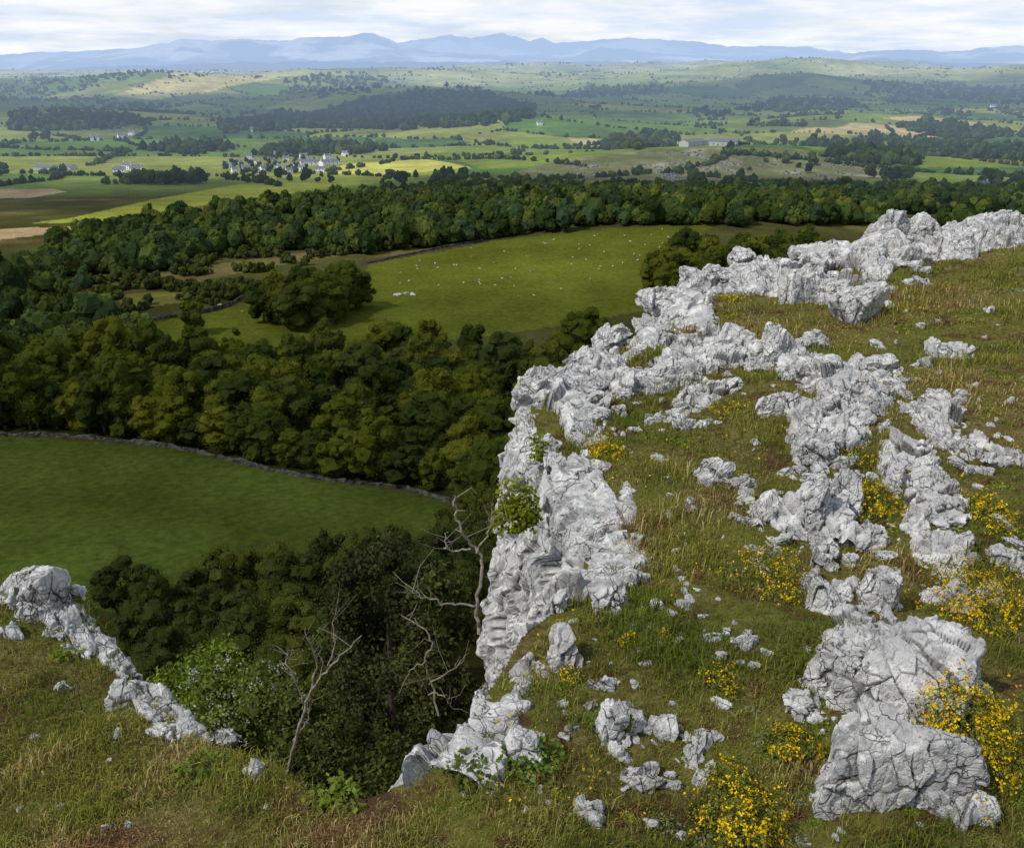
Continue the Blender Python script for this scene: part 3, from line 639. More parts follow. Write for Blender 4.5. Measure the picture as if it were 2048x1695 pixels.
FL=[(1215,930,100,76,360,900,'yellow flower cushion on the turf just behind the cliff corner'),
(1552,1215,165,190,440,2800,'big yellow flowering clump in the middle of the turf'),
(1765,1030,125,110,320,1500,'yellow flowering clump beside the narrow upright limestone slab'),
(1465,604,60,30,120,300,'small patch of yellow flowers below the far rim'),
(2004,1060,100,110,380,1300,'orange yellow flower clump at the right edge above the grey stone'),
(2000,1260,150,260,950,2400,'bright yellow flower clump at the right edge beside the upright block'),
(1970,1560,190,290,1500,3800,'bright yellow flower clump beside the huge cracked boulder'),
(1500,1690,180,230,700,4200,'wide yellow flowering clump at bottom right left of the boulder'),
(1590,1540,140,90,340,2000,'yellow flowers sprawling over the foot of the huge boulder'),
(1440,1420,70,100,110,700,'thin yellow flower clump left of the foreground boulder'),
(1262,1340,60,40,55,300,'sparse yellow flowers in the turf near the leaning block'),
(1325,1330,34,40,36,200,'little yellow flower tuft right of the sparse flowers'),
(1820,606,70,28,80,300,'yellow flowers on the turf right of the pointed pale boulder'),
(1460,860,80,54,80,500,'dull yellow flowers on the turf above the lone grey boulder'),
(1138,1420,46,64,55,300,'small yellow flower tuft below the leaning limestone block'),
(1720,950,90,60,60,800,'grey green cushion of leaves in front of the square block'),
(1890,510,60,40,40,500,'green and yellow plants under the skyline rocks')]
for i,a in enumerate(FL): flower_clump(i,*a)
rf=np.random.default_rng(31); n=3200; px=rf.uniform(30,2040,n);py=rf.uniform(480,1680,n)
Q=np.array([Pp(a,b) for a,b in zip(px,py)]); m=(sdist(Q[:,0],Q[:,1])>.12)&(fbm2(Q[:,0],Q[:,1],.7,3,95)>.14)&((px>1000)|(rf.uniform(size=n)<.2)); Q=Q[m]
Q[:,2]=Zp(Q[:,0],Q[:,1])+.03+.02*rf.uniform(size=len(Q)); d=np.linalg.norm(Q,axis=1)
V,Fa=leafcloud(np.repeat(Q,2,0)+rf.normal(0,.006,(len(Q)*2,3)),rf.normal(size=(len(Q)*2,3))+np.array([0,0,1.]),np.repeat(.006+.0014*d,2),rf,.8)
tag(link('wild_flowers',mesh_np('wild_flowers',V,Fa,False,np.repeat(np.array([.62,.43,.02])[None]*rf.uniform(.6,1.3,(len(Q)*2,1)),4,0)),LEAF),'tiny yellow flowers dotted through the turf','flowers',kind='stuff')
def leaf_clump(i,px,py,w,h,n,ls,col,label,name='leafy_plant',p=None,cat='plant',hug=False):
    r=np.random.default_rng(900+i)
    if p is None:
        p=Pp(px,py); p[2]=Zp(p[0],p[1])[0]
    d=np.linalg.norm(p);W=w*d/F;H=h*d/F*(1. if hug else .6)
    P,D=dome(r,n,W,H); P*=(1+.5*fbm(P/W*4+i,3,i))[:,None]
    if hug: P=P*np.array([1,.8,1]); P[:,0]+=P[:,1]*.15+P[:,2]*.12*np.sin(P[:,2]/H*5)
    V,Fa=leafcloud(P,D*.4+np.array([-.3 if hug else 0,-.3,.8])+.5*r.normal(size=D.shape),ls,r,.62)
    c=np.repeat(np.array(col)[None]*r.uniform(.5,1.3,(n,1)),4,0)
    o=link(name,mesh_np(name,V,Fa,False,c),LEAF,None,p); return tag(o,label,cat)
for i,a in enumerate([(410,1545,130,60,200,.03,(.13,.18,.03),'bramble leaves in the grass above the gully head on the left'),
 (680,1640,110,60,200,.028,(.15,.20,.03),'bright green leaves at the gully head'),
 (1060,1590,150,90,300,.025,(.11,.17,.03),'green nettle leaves around the white pointed stone'),
 (1215,1500,100,60,190,.023,(.11,.16,.03),'green leaves around the narrow upright stone'),
 (950,1620,130,60,220,.025,(.08,.11,.02),'dark green leaves along the brink near the bottom'),
 (140,1300,70,30,110,.028,(.16,.20,.03),'light green leaves beside the small white stone'),
 (1460,722,70,40,160,.035,(.06,.09,.02),'dark green plant growing under the upright limestone block')]): leaf_clump(i,*a)
leaf_clump(20,1030,1050,110,100,1500,.032,(.15,.18,.012),'yellow green ivy mat hanging on the cliff face below the corner','ivy',at(1032,1052,5.85),'ivy',True)
leaf_clump(21,1078,905,40,70,200,.034,(.15,.18,.012),'small ivy streak on the cliff above the ivy mat','ivy',at(1075,925,6.8),'ivy',True)
# ------------------------------------------------------------------ valley ground
az=np.radians(np.concatenate([np.linspace(-70,-33,60,endpoint=False),np.linspace(-33,33,560),np.linspace(33,70,60)[1:]]))
rr=np.geomspace(2.6,7600,1150)
RR,AZ=np.meshgrid(rr,az,indexing='ij'); X=(RR*np.sin(AZ)).ravel();Y=(RR*np.cos(AZ)).ravel(); Z=zv(X,Y)
col=np.empty((len(X),3)); col[:]=(.060,.064,.021)
n1=fbm2(X,Y,25,4,70)[:,None]; col=col*(1+.5*n1)+np.clip(n1-.1,0,1)*np.array([.10,.05,.02])
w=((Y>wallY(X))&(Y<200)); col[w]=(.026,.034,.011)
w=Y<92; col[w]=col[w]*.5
def fields(x,y):
    wx=x+30*fbm2(x,y,120,2,71);wy=y+30*fbm2(x,y,120,2,72)
    return voro(np.stack([wx/170+.2*wy/170,wy/150,np.zeros_like(x)],1),5,2)
f1,f2,fid=fields(X,Y)
PAL=np.array([(.10,.17,.035),(.14,.20,.04),(.06,.125,.032),(.17,.215,.05),(.11,.155,.045),(.20,.24,.055),(.08,.155,.03)])
fc=PAL[(fid*6.999).astype(int)]
w=sstep(520,640,Y)[:,None]; col=col*(1-w)+fc*w
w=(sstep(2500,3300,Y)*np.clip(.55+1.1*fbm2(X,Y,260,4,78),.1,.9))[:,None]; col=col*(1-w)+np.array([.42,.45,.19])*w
def paint(pts,c,edge=None):
    m=inpoly(X,Y,poly_px(pts)); col[m]=c; return m
FIELD_PX=[(-300,840),(20,872),(350,897),(560,945),(720,970),(890,1003),(930,1100),(800,1230),(600,1240),(300,1240),(120,1200),(-300,1150)]
paint(FIELD_PX,(.056,.081,.014))
MEADOW_PX=[(200,665),(360,635),(500,605),(730,560),(735,530),(900,490),(1100,470),(1430,448),(1390,480),(1300,520),(1300,620),(1000,670),(700,700),(250,720)]
paint(MEADOW_PX,(.086,.106,.015)); paint([(720,522),(850,500),(985,476),(985,482),(850,508),(720,532)],(.05,.045,.025))
paint([(240,590),(400,575),(480,560),(420,600),(240,620)],(.13,.13,.035)); paint([(250,560),(420,530),(640,500),(720,506),(560,530),(330,575)],(.12,.105,.04))
paint([(60,447),(130,438),(300,400),(560,352),(700,330),(850,318),(945,338),(700,372),(420,408),(200,445)],(.24,.28,.045))
paint([(600,345),(700,328),(850,318),(940,335),(760,350)],(.44,.45,.10))  # sunlit strip by the village, its brightness painted into the ground colour
paint([(-60,462),(150,452),(168,458),(80,470),(-60,488)],(.36,.28,.16)); paint([(-60,378),(110,378),(132,384),(60,396),(-60,398)],(.34,.27,.16))
paint([(1135,276),(1195,278),(1203,297),(1160,290)],(.40,.34,.16)); paint([(1580,264),(1700,247),(1790,252),(1880,268),(1860,280),(1700,270)],(.38,.32,.16)); paint([(1760,238),(1850,232),(1990,250),(1900,256)],(.37,.31,.15))
hm=paint([(960,356),(1100,325),(1250,305),(1450,296),(1700,306),(1850,342),(1700,364),(1300,366)],(.12,.135,.055))
k=np.clip(fbm2(X,Y,18,4,75)*2.5,-1,1)[:,None]; col[hm]=(col+np.clip(k,0,1)*np.array([.12,.11,.12]))[hm]
paint([(1590,292),(1700,273),(1810,283),(1780,303),(1650,306)],(.12,.20,.025)); paint([(1830,322),(1950,300),(2080,306),(2080,335),(1840,336)],(.15,.20,.03)); paint([(1900,286),(2080,282),(2080,312),(1960,310)],(.065,.165,.065))
paint([(860,310),(960,282),(1080,275),(1160,290),(1190,310),(1050,335),(960,338)],(.15,.21,.035))
paint([(1880,412),(2080,404),(2080,425),(1880,425)],(.13,.17,.02))
paint([(220,190),(330,155),(480,150),(560,158),(400,188),(300,200)],(.42,.38,.15))
Fq=grid_faces(len(rr),len(az))
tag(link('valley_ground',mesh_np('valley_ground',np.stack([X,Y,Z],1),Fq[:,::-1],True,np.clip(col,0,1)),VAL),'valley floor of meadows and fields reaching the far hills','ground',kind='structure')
# ------------------------------------------------------------------ merged far trees (uncountable masses)
def far_proto(seed,nq,ls,lvl=2):
    r=np.random.default_rng(seed); A=Acc(); D,Fa=ico(lvl)
    if lvl==1:
        for (a,b,c,q) in [(0,0,.42,.42),(r.uniform(-.4,.4),r.uniform(-.4,.4),.35,.3),(r.uniform(-.4,.4),r.uniform(-.4,.4),.4,.28)]:
            A.add(D*(1+.22*r.normal(size=(len(D),1)))*q+np.array([a,b,c]),Fa,np.full((len(D),3),r.uniform(.8,1.1)))
        return A
    lob=[(0,0,.5,.36)]+[(r.uniform(-.28,.28),r.uniform(-.28,.28),r.uniform(.3,.78),r.uniform(.17,.27)) for _ in range(6)]
    for (a,b,c,q) in lob:
        A.add(D*q*.92*(1+.15*r.normal(size=(len(D),1)))+np.array([a,b,c]),Fa,np.full((len(D),3),r.uniform(.7,1.1)))
        n=nq//7; d=r.normal(size=(n,3)); d/=np.linalg.norm(d,axis=1)[:,None]; v,f=leafcloud(np.array([a,b,c])+d*q,d+.7*r.normal(size=(n,3)),ls,r,.7); A.add(v,f,np.full((len(v),3),1.05)*r.uniform(.8,1.2,(len(v),1)))
    return A
FP=[far_proto(400+k,290,.08) for k in range(5)]
SP=[far_proto(420+k,35,.2,2) for k in range(3)]
BP=[far_proto(440+k,0,0,1) for k in range(5)]
def scatter_mesh(name,pts,size,cols,protos,label,cat,r,mat=None):
    V=[];Fs=[];C=[];n0=0
    for j,A in enumerate(protos):
        v=np.concatenate(A.V);f=np.concatenate(A.F);c=np.concatenate(A.C)
        i=np.arange(j,len(pts),len(protos))
        if not len(i): continue
        a=r.uniform(0,6.28,len(i)); ca,sa=np.cos(a)[:,None],np.sin(a)[:,None]; s=size[i][:,None]; sz=s*r.uniform(.75,1.3,(len(i),1))
        W=np.stack([pts[i,0][:,None]+s*(v[:,0]*ca-v[:,1]*sa),pts[i,1][:,None]+s*(v[:,0]*sa+v[:,1]*ca),pts[i,2][:,None]+sz*v[:,2]-.05*s],2)
        V.append(W.reshape(-1,3)); Fs.append((f[None]+(np.arange(len(i))*len(v))[:,None,None]).reshape(-1,3)+n0); C.append((cols[i][:,None,:]*c[None]).reshape(-1,3)); n0+=len(i)*len(v)
    return tag(link(name,mesh_np(name,np.concatenate(V),np.concatenate(Fs),False,np.concatenate(C)),SOLID),label,cat,kind='stuff')
def tcol(n,r,dark=1.):
    pal=np.array([(.032,.054,.017),(.048,.074,.019),(.066,.092,.020),(.036,.060,.026),(.092,.110,.024)]); return pal[r.choice(5,n,p=[.28,.3,.22,.12,.08])]*r.uniform(.7,1.3,(n,1))*dark
r=np.random.default_rng(51)
def fill(poly,n,r,mask=None):
    P=poly; x=r.uniform(P[:,0].min(),P[:,0].max(),n*8);y=r.uniform(P[:,1].min(),P[:,1].max(),n*8); m=inpoly(x,y,P)
    if mask is not None: m&=mask(x,y)
    x,y=x[m][:n],y[m][:n]; return np.stack([x,y,zv(x,y)],1)
belt=poly_px([(-150,530),(60,508),(200,480),(400,445),(700,408),(950,384),(1300,388),(1900,398),(2250,408),(2250,440),(1700,452),(1480,455),(1250,452),(950,482),(735,510),(490,500),(320,545),(180,590),(-150,630)])
p=fill(belt,5200,r,lambda x,y:fbm2(x,y,40,3,80)>-.28-.3*sstep(420,520,y)); scatter_mesh('woodland',p,r.uniform(3.5,9.5,len(p)),tcol(len(p),r)*1.05,FP,'broad belt of dark woodland across the valley floor','woodland',r)
lw=poly_px([(-150,650),(120,630),(230,660),(330,690),(300,740),(-150,760)])
p=fill(lw,150,r,lambda x,y:fbm2(x,y,18,3,81)>-.25); scatter_mesh('woodland',p,r.uniform(4,8,len(p)),tcol(len(p),r)*1.05,FP,'dark wood at the left edge above the near trees','woodland',r)
hz=poly_px([(-100,600),(240,560),(500,505),(700,508),(520,560),(480,600),(300,640),(200,690),(-100,700)])
p=fill(hz,1000,r,lambda x,y:fbm2(x,y,14,3,82)>-.05); scatter_mesh('gorse_bushes',p,r.uniform(1.2,3.4,len(p)),tcol(len(p),r)*.85+np.array([.014,.006,0]),SP,'dark gorse bushes on the rough ground left of the meadow','bushes',r)
hz=poly_px([(720,515),(1000,470),(1420,440),(1420,428),(1000,455),(700,500)])
p=fill(hz,260,r,lambda x,y:fbm2(x,y,14,3,83)>-.1); scatter_mesh('scrub',p,r.uniform(1.5,4,len(p)),tcol(len(p),r)*.9+np.array([.012,.006,.002]),SP,'brown and green scrub along the far side of the meadow','bushes',r)
hw=poly_px([(540,262),(640,225),(720,205),(850,186),(980,190),(1075,215),(1060,240),(960,255),(800,262),(680,258)])
p=fill(hw,2600,r); scatter_mesh('hill_wood',p,r.uniform(8,13,len(p)),tcol(len(p),r,.85),BP,'dark wood covering the low hill beyond the village','woodland',r)
for nm,pts,n,lab in [('copse',[(430,250),(560,225),(640,232),(560,262),(450,268)],260,'dark copse left of the hill wood'),
 ('copse',[(1470,222),(1560,195),(1700,200),(1740,218),(1600,228)],320,'dark wood around the far hamlet on the right'),
 ('copse',[(1060,192),(1180,172),(1330,176),(1340,188),(1180,196)],260,'strip of wood on the bright hillside above centre'),
 ('copse',[(1200,296),(1230,272),(1330,268),(1360,285),(1280,303)],220,'round wood right of the tan strip field'),
 ('copse',[(500,312),(560,292),(700,292),(780,302),(700,310)],200,'dark trees behind the village'),
 ('copse',[(20,262),(20,225),(180,225),(330,245),(200,262)],300,'dark woods on the left below the pale hill'),
 ('copse',[(1790,252),(1880,240),(1990,262),(2060,275),(1900,280)],220,'dark wood between the tan fields at right'),
 ('copse',[(1700,180),(1850,165),(2060,170),(2060,200),(1850,200)],420,'dark woods on the far slope at the right edge'),
 ('copse',[(1640,312),(1720,306),(1830,318),(1840,332),(1720,330)],120,'line of dark trees right of the limestone hill'),
 ('copse',[(560,165),(700,155),(780,165),(760,185),(640,200),(560,190)],360,'dark wooded slope right of the pale hill'),
 ('copse',[(280,300),(420,285),(470,300),(400,312)],110,'dark trees left of the village')]:
    p=fill(poly_px(pts),n,r); scatter_mesh(nm,p,r.uniform(6,11,len(p)),tcol(len(p),r,.9),BP,lab,'woodland',r)
def wedge(n,y0,y1,r):
    y=np.exp(r.uniform(np.log(y0),np.log(y1),n)); x=y*r.uniform(-.62,.62,n); return x,y
x,y=wedge(40000,640,5200,r); m=fbm2(x,y,110,4,85)+.6*fbm2(x,y,500,2,86)>.30; m&=~inpoly(x,y,belt); x,y=x[m],y[m]
avoid=[poly_px([(60,447),(300,400),(470,345),(480,310),(860,305),(960,338),(700,400),(420,430),(200,465)]),poly_px([(960,356),(1250,300),(1450,296),(1850,342),(1700,364),(1300,366)]),poly_px([(1590,292),(1810,283),(1780,303)]),poly_px([(220,195),(330,155),(560,158),(400,188)]),poly_px([(1580,264),(1790,252),(1880,268),(1700,275)])]
for a in avoid:
    m=~inpoly(x,y,a)|(r.uniform(size=len(x))<.06); x,y=x[m],y[m]
p=np.stack([x,y,zv(x,y)],1); near=y<1400
scatter_mesh('farmland_trees',p[near],r.uniform(4,10,near.sum()),tcol(near.sum(),r),SP,'trees scattered over the farmland of the valley','trees',r)
scatter_mesh('hillside_trees',p[~near],r.uniform(4,10,(~near).sum()),tcol((~near).sum(),r),BP,'groves dotted over the distant hillsides','trees',r)
x,y=wedge(150000,620,4600,r); f1,f2,_=fields(x,y); m=((f2-f1)*150<(2.2+y*.0013))&(fbm2(x,y,90,2,88)>-.45); x,y=x[m],y[m]
m=~inpoly(x,y,belt)&~(inpoly(x,y,avoid[0])&(r.uniform(size=len(x))<.5)); x,y=x[m],y[m]; p=np.stack([x,y,zv(x,y)],1)
scatter_mesh('hedgerows',p,r.uniform(2.,5.5,len(p)),tcol(len(p),r),BP,'hedgerows dividing the valley fields','hedge',r)
hp=poly_px([(1050,345),(1250,310),(1450,300),(1700,310),(1800,340),(1650,356),(1300,358)]); p=fill(hp,500,r,lambda x,y:fbm2(x,y,18,4,75)>.15)
scatter_mesh('scattered_boulders',p,r.uniform(.6,1.8,len(p)),np.array([[.22,.21,.22]])*r.uniform(.7,1.2,(len(p),1)),BP,'grey limestone boulders strewn over the rough hill','rocks',r)
# ------------------------------------------------------------------ dry stone walls
def stone_wall(L,h,wd,label,step=.45,gap=False):
    L=np.asarray(L);seg=np.linalg.norm(np.diff(L,axis=0),axis=1);cu=np.concatenate([[0],np.cumsum(seg)]);t=np.arange(0,cu[-1],step)
    x=np.interp(t,cu,L[:,0]);y=np.interp(t,cu,L[:,1]);tx,ty=np.gradient(x),np.gradient(y);l=np.hypot(tx,ty)+1e-9;nx,ny=-ty/l,tx/l; z=zv(x,y)
    cs=np.array([(-.5,-.3),(-.46,.35),(-.36,.75),(-.25,1.),(.25,1.),(.36,.75),(.46,.35),(.5,-.3)])
    hh=h*(1+.7*fbm2(t,t*0+3,3.,3,int(cu[-1])))
    P=np.stack([x[:,None]+nx[:,None]*cs[:,0]*wd,y[:,None]+ny[:,None]*cs[:,0]*wd,z[:,None]+hh[:,None]*cs[:,1]],2).reshape(-1,3)
    P+=np.random.default_rng(3).normal(0,.07,P.shape)
    return tag(link('dry_stone_wall',mesh_np('dry_stone_wall',P,grid_faces(len(t),len(cs))),DRY),label,'stone wall')
stone_wall(WALL,.5,.4,'dry stone wall between the lower field and the wood')
stone_wall(smooth_line(poly_px([(210,655),(330,638),(430,622),(490,596)]),6),.8,.5,'dry stone wall at the left end of the sheep meadow')
stone_wall(smooth_line(poly_px([(735,527),(850,503),(985,477)]),6),.5,.4,'dry stone wall along the top of the sheep meadow')
# ------------------------------------------------------------------ houses
def house_proto(w,l,h,rh,wall,nwin,chim=True,name='house'):
    root=link(name,None)
    V=np.array([(-l/2,-w/2,-1.),(l/2,-w/2,-1.),(l/2,w/2,-1.),(-l/2,w/2,-1.),(-l/2,-w/2,h),(l/2,-w/2,h),(l/2,w/2,h),(-l/2,w/2,h),(-l/2,0,h+rh),(l/2,0,h+rh)])
    Fs=[(0,1,5),(0,5,4),(2,3,7),(2,7,6),(1,2,6),(1,6,5),(5,6,9),(3,0,4),(3,4,7),(7,4,8)]
    link('wall',mesh_np('wall',V,np.array(Fs)),wall,root)
    e=.35; sl=rh/(w/2); A=Acc()
    for sg in (-1,1):
        q=np.array([(-l/2-e,sg*(w/2+e),h-e*sl+.08),(l/2+e,sg*(w/2+e),h-e*sl+.08),(l/2+e,0,h+rh+.08),(-l/2-e,0,h+rh+.08)]); q=np.vstack([q,q+np.array([0,0,.18])])
        A.add(q,np.array([(0,1,2,3),(4,5,6,7),(0,1,5,4),(1,2,6,5),(2,3,7,6),(3,0,4,7)]))
    rf=link('roof',A.mesh('roof'),SLATE,root)
    if chim:
        for sx in (-1,1): link('chimney',mesh_np('chimney',*box(sx*(l/2-.5)-.4,sx*(l/2-.5)+.4,-.35,.35,h+rh-.4,h+rh+1.)),wall,rf)
    for sg in (-1,1):
        for k in range(nwin):
            xx=-l/2+(k+.5)*l/nwin
            for zz in ((.9,2.1),(3.1,4.1)) if h>4 else ((.9,2.1),):
                y0=sg*(w/2+.03); link('window',mesh_np('window',*box(xx-.45,xx+.45,y0-.02,y0+.02,*zz)),GLASS,root)
    xx=-l/2+1.*l/nwin if nwin>1 else 0
    link('door',mesh_np('door',*box(xx-.45,xx+.45,-w/2-.06,-w/2-.02,0,2.)),GLASS,root)
    return root
HP=[house_proto(6.5,11,5,2.6,WHITE,3),house_proto(6,8.5,4.8,2.4,WHITE,2),house_proto(7,15,5,2.8,WHITE,4)]
SH=[house_proto(12,26,4,2.4,GREY,3,False,'farm_shed')]
rh_=np.random.default_rng(61)
def house(px,py,pr,label,cat='house',group=None,sc=1.,zs=1.):
    p=G(px,py); o=pr if id(pr) not in used else copy_tree(pr); used[id(pr)]=1
    for k in ('label','category','group'):
        if k in o: del o[k]
    sc=sc*.85
    o.location=[float(v) for v in p]; o.scale=(sc,sc,sc*zs); o.rotation_euler=(0,0,rh_.uniform(-.8,.8)); return tag(o,label,cat,group)
VIL=[(478,330),(492,341),(512,328),(527,343),(544,327),(560,339),(497,318),(572,322),(588,334),(604,342),(548,312),(607,317),(628,310),(655,318),(470,345),(512,348),(578,347),(640,345),(690,312),(455,333)]
for k,(a,b) in enumerate(VIL):
    house(a,b,HP[rh_.integers(2)],'white slate roofed house in the village below the woods','house','white houses of the village',.7)
house(618,330,HP[2],'long bright white building at the right end of the village',sc=1.1,zs=.65);house(658,331,HP[2],'second long white building at the right end of the village',sc=1.2,zs=.6)
house(92,341,SH[0],'grey farm shed, left of the farm at the left edge','farm shed',sc=.8);house(135,339,SH[0],'grey farm shed, right of the farm at the left edge','farm shed',sc=.7)
for a,b,l in [(240,349,'white farmhouse on the left, below the three hillside houses'),(256,340,'white house just right of the left farmhouse'),(274,345,'white cottage at the right of the left farm'),(190,282,'white house at the left of the hillside hamlet'),(243,277,'white house in the middle of the hillside hamlet'),(263,271,'white house at the right of the hillside hamlet'),(511,264,'white house among trees below the dark hill wood'),(743,291,'white cottage in trees right of the village'),(1079,251,'white house alone at the foot of the dark hill wood'),(1958,383,'white house in trees near the right edge, beside the belt of woodland'),(1489,219,'white house left of the far hamlet on the right'),(1532,217,'white house in the middle of the far hamlet on the right'),(1550,214,'white house right of the far hamlet on the right'),(1985,216,'white house far away near the right edge'),(2005,219,'white house farthest right in the distance'),(1160,150,'tiny white house on the bright far hillside')]:
    house(a,b,HP[rh_.integers(3)],l,sc=.9)
for a,b,l in [(1385,292,'long grey farm shed at the left of the central farm'),(1415,290,'grey farm shed in the middle of the central farm'),(1448,291,'grey farm shed at the right of the central farm')]: house(a,b,SH[0],l,'farm shed')
p=[]
for k in range(60):
    a,b=VIL[r.integers(len(VIL))]; p.append(G(a+r.normal(0,16),b+r.normal(0,6)))
p=np.array(p); scatter_mesh('village_trees',p,r.uniform(3,6.5,len(p)),tcol(len(p),r),SP,'garden trees between the village houses','trees',r)
# ------------------------------------------------------------------ sheep
def sheep_mesh():
    vs=[(0,-.38,.62,.2),(0,-.02,.6,.25),(0,.36,.64,.2),(0,.5,.74,.11),(0,.62,.84,.095),(0,.76,.78,.055)]
    ed=[(0,1),(1,2),(2,3),(3,4),(4,5)]
    for sx in (-1,1):
        b=len(vs); vs+=[(sx*.14,-.36,.45,.085),(sx*.14,-.32,.32,.05),(sx*.14,-.42,.2,.035),(sx*.14,-.39,.0,.032)]; ed+=[(0,b),(b,b+1),(b+1,b+2),(b+2,b+3)]
        b=len(vs); vs+=[(sx*.13,.33,.44,.075),(sx*.13,.34,.24,.04),(sx*.13,.33,.0,.032)]; ed+=[(2,b),(b,b+1),(b+1,b+2)]
        b=len(vs); vs+=[(sx*.13,.6,.88,.025)]; ed+=[(4,b)]
    b=len(vs); vs+=[(0,-.58,.55,.045)]; ed+=[(0,b)]
    bm=bmesh.new(); ly=bm.verts.layers.skin.verify()
    bv=[bm.verts.new(v[:3]) for v in vs]
    for v,d in zip(bv,vs): v[ly].radius=(d[3],d[3])
    bv[0][ly].use_root=True
    for a,b in ed: bm.edges.new((bv[a],bv[b]))
    me=bpy.data.meshes.new('sheep_cage'); bm.to_mesh(me); bm.free()
    o=bpy.data.objects.new('sheep_cage',me); COL.objects.link(o); o.modifiers.new('s','SKIN'); o.modifiers.new('u','SUBSURF').levels=1
    bpy.context.view_layer.update(); dg=bpy.context.evaluated_depsgraph_get(); m=bpy.data.meshes.new_from_object(o.evaluated_get(dg)); bpy.data.objects.remove(o); return m
SM=sheep_mesh(); SM.materials.clear(); SM.materials.append(WOOL)
mp=poly_px([(420,632),(500,612),(740,562),(745,535),(900,498),(1100,476),(1390,455),(1300,510),(1290,570),(1000,600),(750,615),(450,645)])
p=fill(mp,70,np.random.default_rng(62))
for q in p:
    o=link('sheep',SM,None,None,q); o.rotation_euler=(0,0,rh_.uniform(0,6.28)); o.scale=(rh_.uniform(.45,.66),)*3
    tag(o,'white sheep grazing on the sloping green meadow','sheep','sheep scattered over the meadow')
for k,(a,b,l) in enumerate([(796,591,'pale boulder at the left of the pile in the meadow'),(812,588,'pale boulder in the middle of the pile in the meadow'),(826,590,'pale boulder at the right of the pile in the meadow'),(440,612,'white boulder by the wall at the meadow corner')]):
    q=G(a,b); o=link('boulder',protos[k],ROCK,None,q); o.scale=(2.4,1.8,1.1); o.rotation_euler=(0,0,k); tag(o,l,'boulder')
# ------------------------------------------------------------------ mountains
def mountains():
    def prof(pts,R):
        a=[];e=[]
        for x,y in pts:
            d=ray(x,y-4); a.append(math.atan2(d[0],d[1])); e.append(R*d[2]/np.hypot(d[0],d[1]))
        return np.array(a),np.array(e)
    back=([(-400,110),(0,112),(300,100),(420,88),(520,84),(600,86),(700,80),(790,90),(850,80),(900,73),(940,79),(1000,71),(1030,77),(1060,86),(1085,80),(1110,90),(1180,85),(1250,80),(1330,85),(1400,88),(1470,97),(1550,95),(1620,100),(1700,112),(2100,112),(2500,115)],20000.)
    mid=([(-500,150),(20,147),(60,135),(100,120),(200,117),(250,103),(330,92),(362,82),(420,86),(500,83),(540,91),(620,78),(700,75),(745,71),(790,90),(850,106),(950,112),(1050,118),(1150,112),(1200,97),(1260,103),(1330,112),(1450,118),(1600,116),(1660,118),(1740,108),(1800,102),(1900,107),(1960,100),(2029,97),(2300,100),(2600,105)],14500.)
    low=([(-500,165),(0,150),(150,140),(350,134),(500,128),(700,127),(900,128),(1200,128),(1500,128),(1650,128),(1760,120),(1900,128),(2030,132),(2500,135)],9500.)
    az=np.radians(np.linspace(-45,45,1100)); rr=np.concatenate([np.linspace(6800,9500,50),np.linspace(9600,14500,90),np.linspace(14600,20000,90),np.linspace(20400,26000,20)])
    RR,AZ=np.meshgrid(rr,az,indexing='ij'); x=(RR*np.sin(AZ)).ravel();y=(RR*np.cos(AZ)).ravel(); r=RR.ravel();a=AZ.ravel(); z=np.full(len(x),-75.)
    nz=fbm2(x,y,1100,5,101); nf=np.abs(fbm2(x,y,2000,5,102))*1.6
    for (pts,R),W in ((back,3800),(mid,3300),(low,1500)):
        pa,pe=prof(pts,R); h=np.interp(a,pa,pe)+R*.0024*fbm2(a*80,a*0,1.,5,103+int(R))
        t=np.abs(r-R)/W; sh=np.clip(1-t,0,1)**1.15; q=np.clip(t*3.,0,1)
        z=np.maximum(z,-75+(h+75)*np.clip(sh*(1-.75*nf*q)+.30*nz*q*sh,0,1.0))
    c=np.empty((len(x),3)); c[:]=(.01,.02,.02); k=sstep(-.12,.2,fbm2(x,y,800,6,104))[:,None]*sstep(10500,13500,r)[:,None]; c=c*(1-k)+np.array([.9,.87,.7])*k
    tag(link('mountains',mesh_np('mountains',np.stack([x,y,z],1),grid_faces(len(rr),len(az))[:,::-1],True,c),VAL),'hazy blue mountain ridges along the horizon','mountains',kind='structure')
mountains()
# ------------------------------------------------------------------ clouds that throw the valley shadows
def cloud_mat(name,mx):
    m=M(name); p=m.pos(); a=m.n('Attribute',out=2,attribute_name='edge')
    f=m.math('ADD',a,m.math('MULTIPLY',m.math('SUBTRACT',m.noise(p,.004,5,.6),.5),1.1)); f=m.ramp(f,[(.10,0),(.36,mx)])
    d=m.n('MixShader',{0:.5,1:m.n('BsdfDiffuse',{0:(.9,.9,.9,1)}),2:m.n('BsdfTranslucent',{0:(.9,.9,.9,1)})})
    return m.surf(m.n('MixShader',{0:f,1:m.n('BsdfTransparent'),2:d}))
CL=cloud_mat('cloud',.97);CLT=cloud_mat('thin_cloud',.30)
def cloud(gx,gy,rx,ry,label,H=900.,mat=None):
    n=40; g=np.linspace(-1,1,n); U,Vv=np.meshgrid(g,g,indexing='ij'); q=np.hypot(U,Vv).ravel()
    x=gx+U.ravel()*rx;y=gy+Vv.ravel()*ry; off=SUN*(H/SUN[2]); bump=60*(1-np.clip(q,0,1)**2)+25*fbm2(x,y,160,3,7)
    V=np.stack([x+off[0],y+off[1],off[2]-75+bump],1); keep=(q[grid_faces(n,n)]<1.02).all(1)
    tag(link('cloud',mesh_np('cloud',V,grid_faces(n,n)[keep],True,None,{'edge':np.clip(1.05-q,0,1)}),mat or CL),label,'cloud',kind='structure')
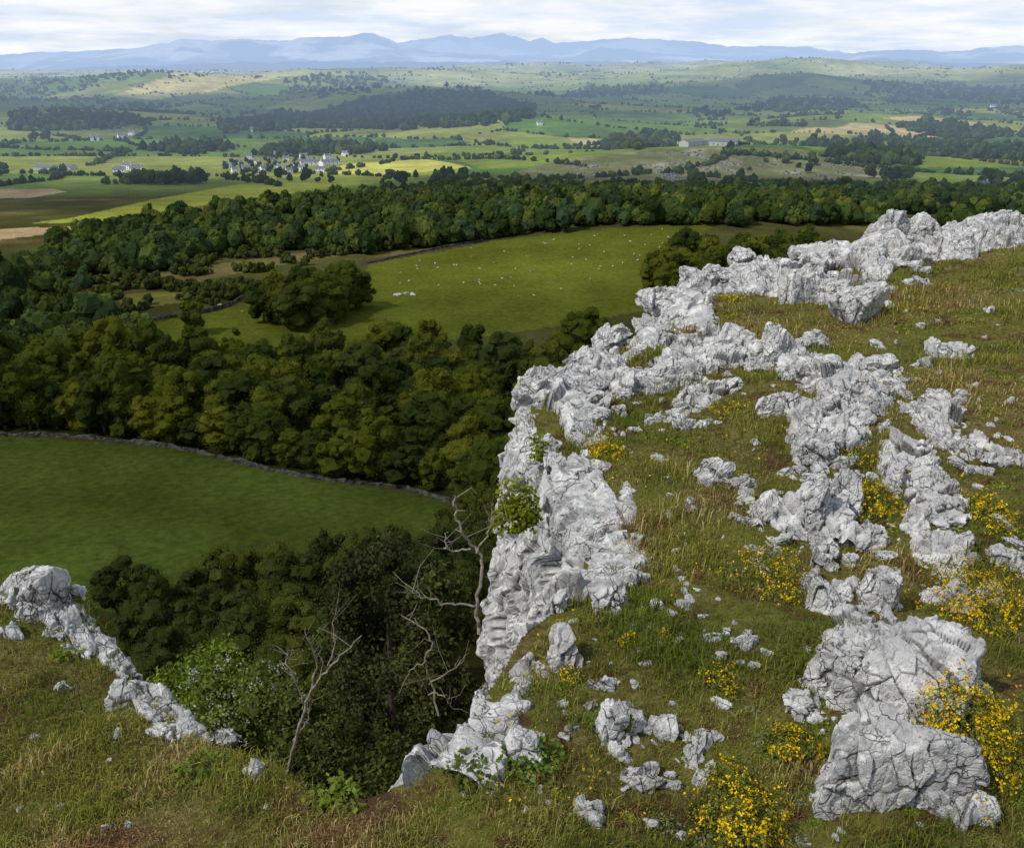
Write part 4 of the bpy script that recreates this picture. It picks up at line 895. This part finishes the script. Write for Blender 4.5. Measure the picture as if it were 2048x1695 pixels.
cloud(-560,1800,1150,560,'broad cloud shading the far side of the valley')
cloud(600,2200,900,430,'cloud shading the hill wood and the farms right of it')
cloud(1500,2500,600,500,'cloud shading the wooded slope at the far right')
cloud(-1400,3300,700,420,'cloud shading the low ground beyond the pale hill')
cloud(-60,600,560,130,'cloud shading the belt of woodland',900.,cloud_mat('medium_cloud',.75))
cloud(-60,170,330,125,'thin cloud dimming the woods and field below the cliff',900.,CLT)
# ------------------------------------------------------------------ light, sky, camera
w=bpy.data.worlds.new('World'); scene.world=w; w.use_nodes=True; t=w.node_tree; t.nodes.clear()
def wn(typ,ins=None,out=0,**pr):
    nd=t.nodes.new('ShaderNode'+typ)
    for k,v in pr.items(): setattr(nd,k,v)
    for k,v in (ins or {}).items():
        if isinstance(v,bpy.types.NodeSocket): t.links.new(v,nd.inputs[k])
        else: nd.inputs[k].default_value=v
    return nd.outputs[out]
elev=math.asin(SUN[2]); azim=math.atan2(SUN[0],SUN[1])
sky=wn('TexSky',sky_type='NISHITA',sun_disc=False,sun_elevation=elev,sun_rotation=azim,altitude=200.)
g=wn('TexCoord',out=0); sx=t.nodes.new('ShaderNodeSeparateXYZ'); t.links.new(g,sx.inputs[0])
zz=wn('Math',{0:wn('Math',{0:sx.outputs[2],1:0.},operation='MAXIMUM'),1:.10},operation='ADD')
cx=wn('Math',{0:sx.outputs[0],1:zz},operation='DIVIDE');cy=wn('Math',{0:sx.outputs[1],1:zz},operation='DIVIDE')
cv=wn('CombineXYZ',{0:cx,1:cy,2:0.})
n1=wn('TexNoise',{'Vector':cv,'Scale':.7,'Detail':8.,'Roughness':.6}); n2=wn('TexNoise',{'Vector':cv,'Scale':1.05,'Detail':9.,'Roughness':.6})
def wramp(f,st):
    nd=t.nodes.new('ShaderNodeValToRGB'); t.links.new(f,nd.inputs[0]); e=nd.color_ramp.elements
    for k,(p_,c) in enumerate(st): e[k].position=p_; e[k].color=(*c,1)
    return nd.outputs[0]
cc=wramp(n2,[(.38,(6.8,7.9,9.6)),(.60,(9.7,9.9,10.2))]); fm=wramp(n1,[(.36,(.85,.85,.85)),(.50,(1.,1.,1.))])
hf=wramp(sx.outputs[2],[(.12,(1.,1.,1.)),(.45,(.42,.42,.42))])
fm=wn('Mix',{0:1.,6:fm,7:hf},2,data_type='RGBA',blend_type='MULTIPLY')
mx=wn('Mix',{0:fm,6:sky,7:cc},2,data_type='RGBA')
bg=wn('Background',{0:mx,1:.1}); o=t.nodes.new('ShaderNodeOutputWorld'); t.links.new(bg,o.inputs[0])
sl=bpy.data.lights.new('Sun','SUN'); sl.energy=3.1; sl.angle=math.radians(2.); sl.color=(1,.95,.87); so=bpy.data.objects.new('Sun',sl); COL.objects.link(so)
so.rotation_euler=Vector(SUN).to_track_quat('Z','Y').to_euler()
cam=bpy.data.cameras.new('Camera'); cam.sensor_fit='HORIZONTAL'; cam.sensor_width=36; cam.lens=36*F/2048; cam.clip_start=.05; cam.clip_end=90000
co=bpy.data.objects.new('Camera',cam); COL.objects.link(co); co.rotation_euler=(math.pi/2-PITCH,0,0); scene.camera=co
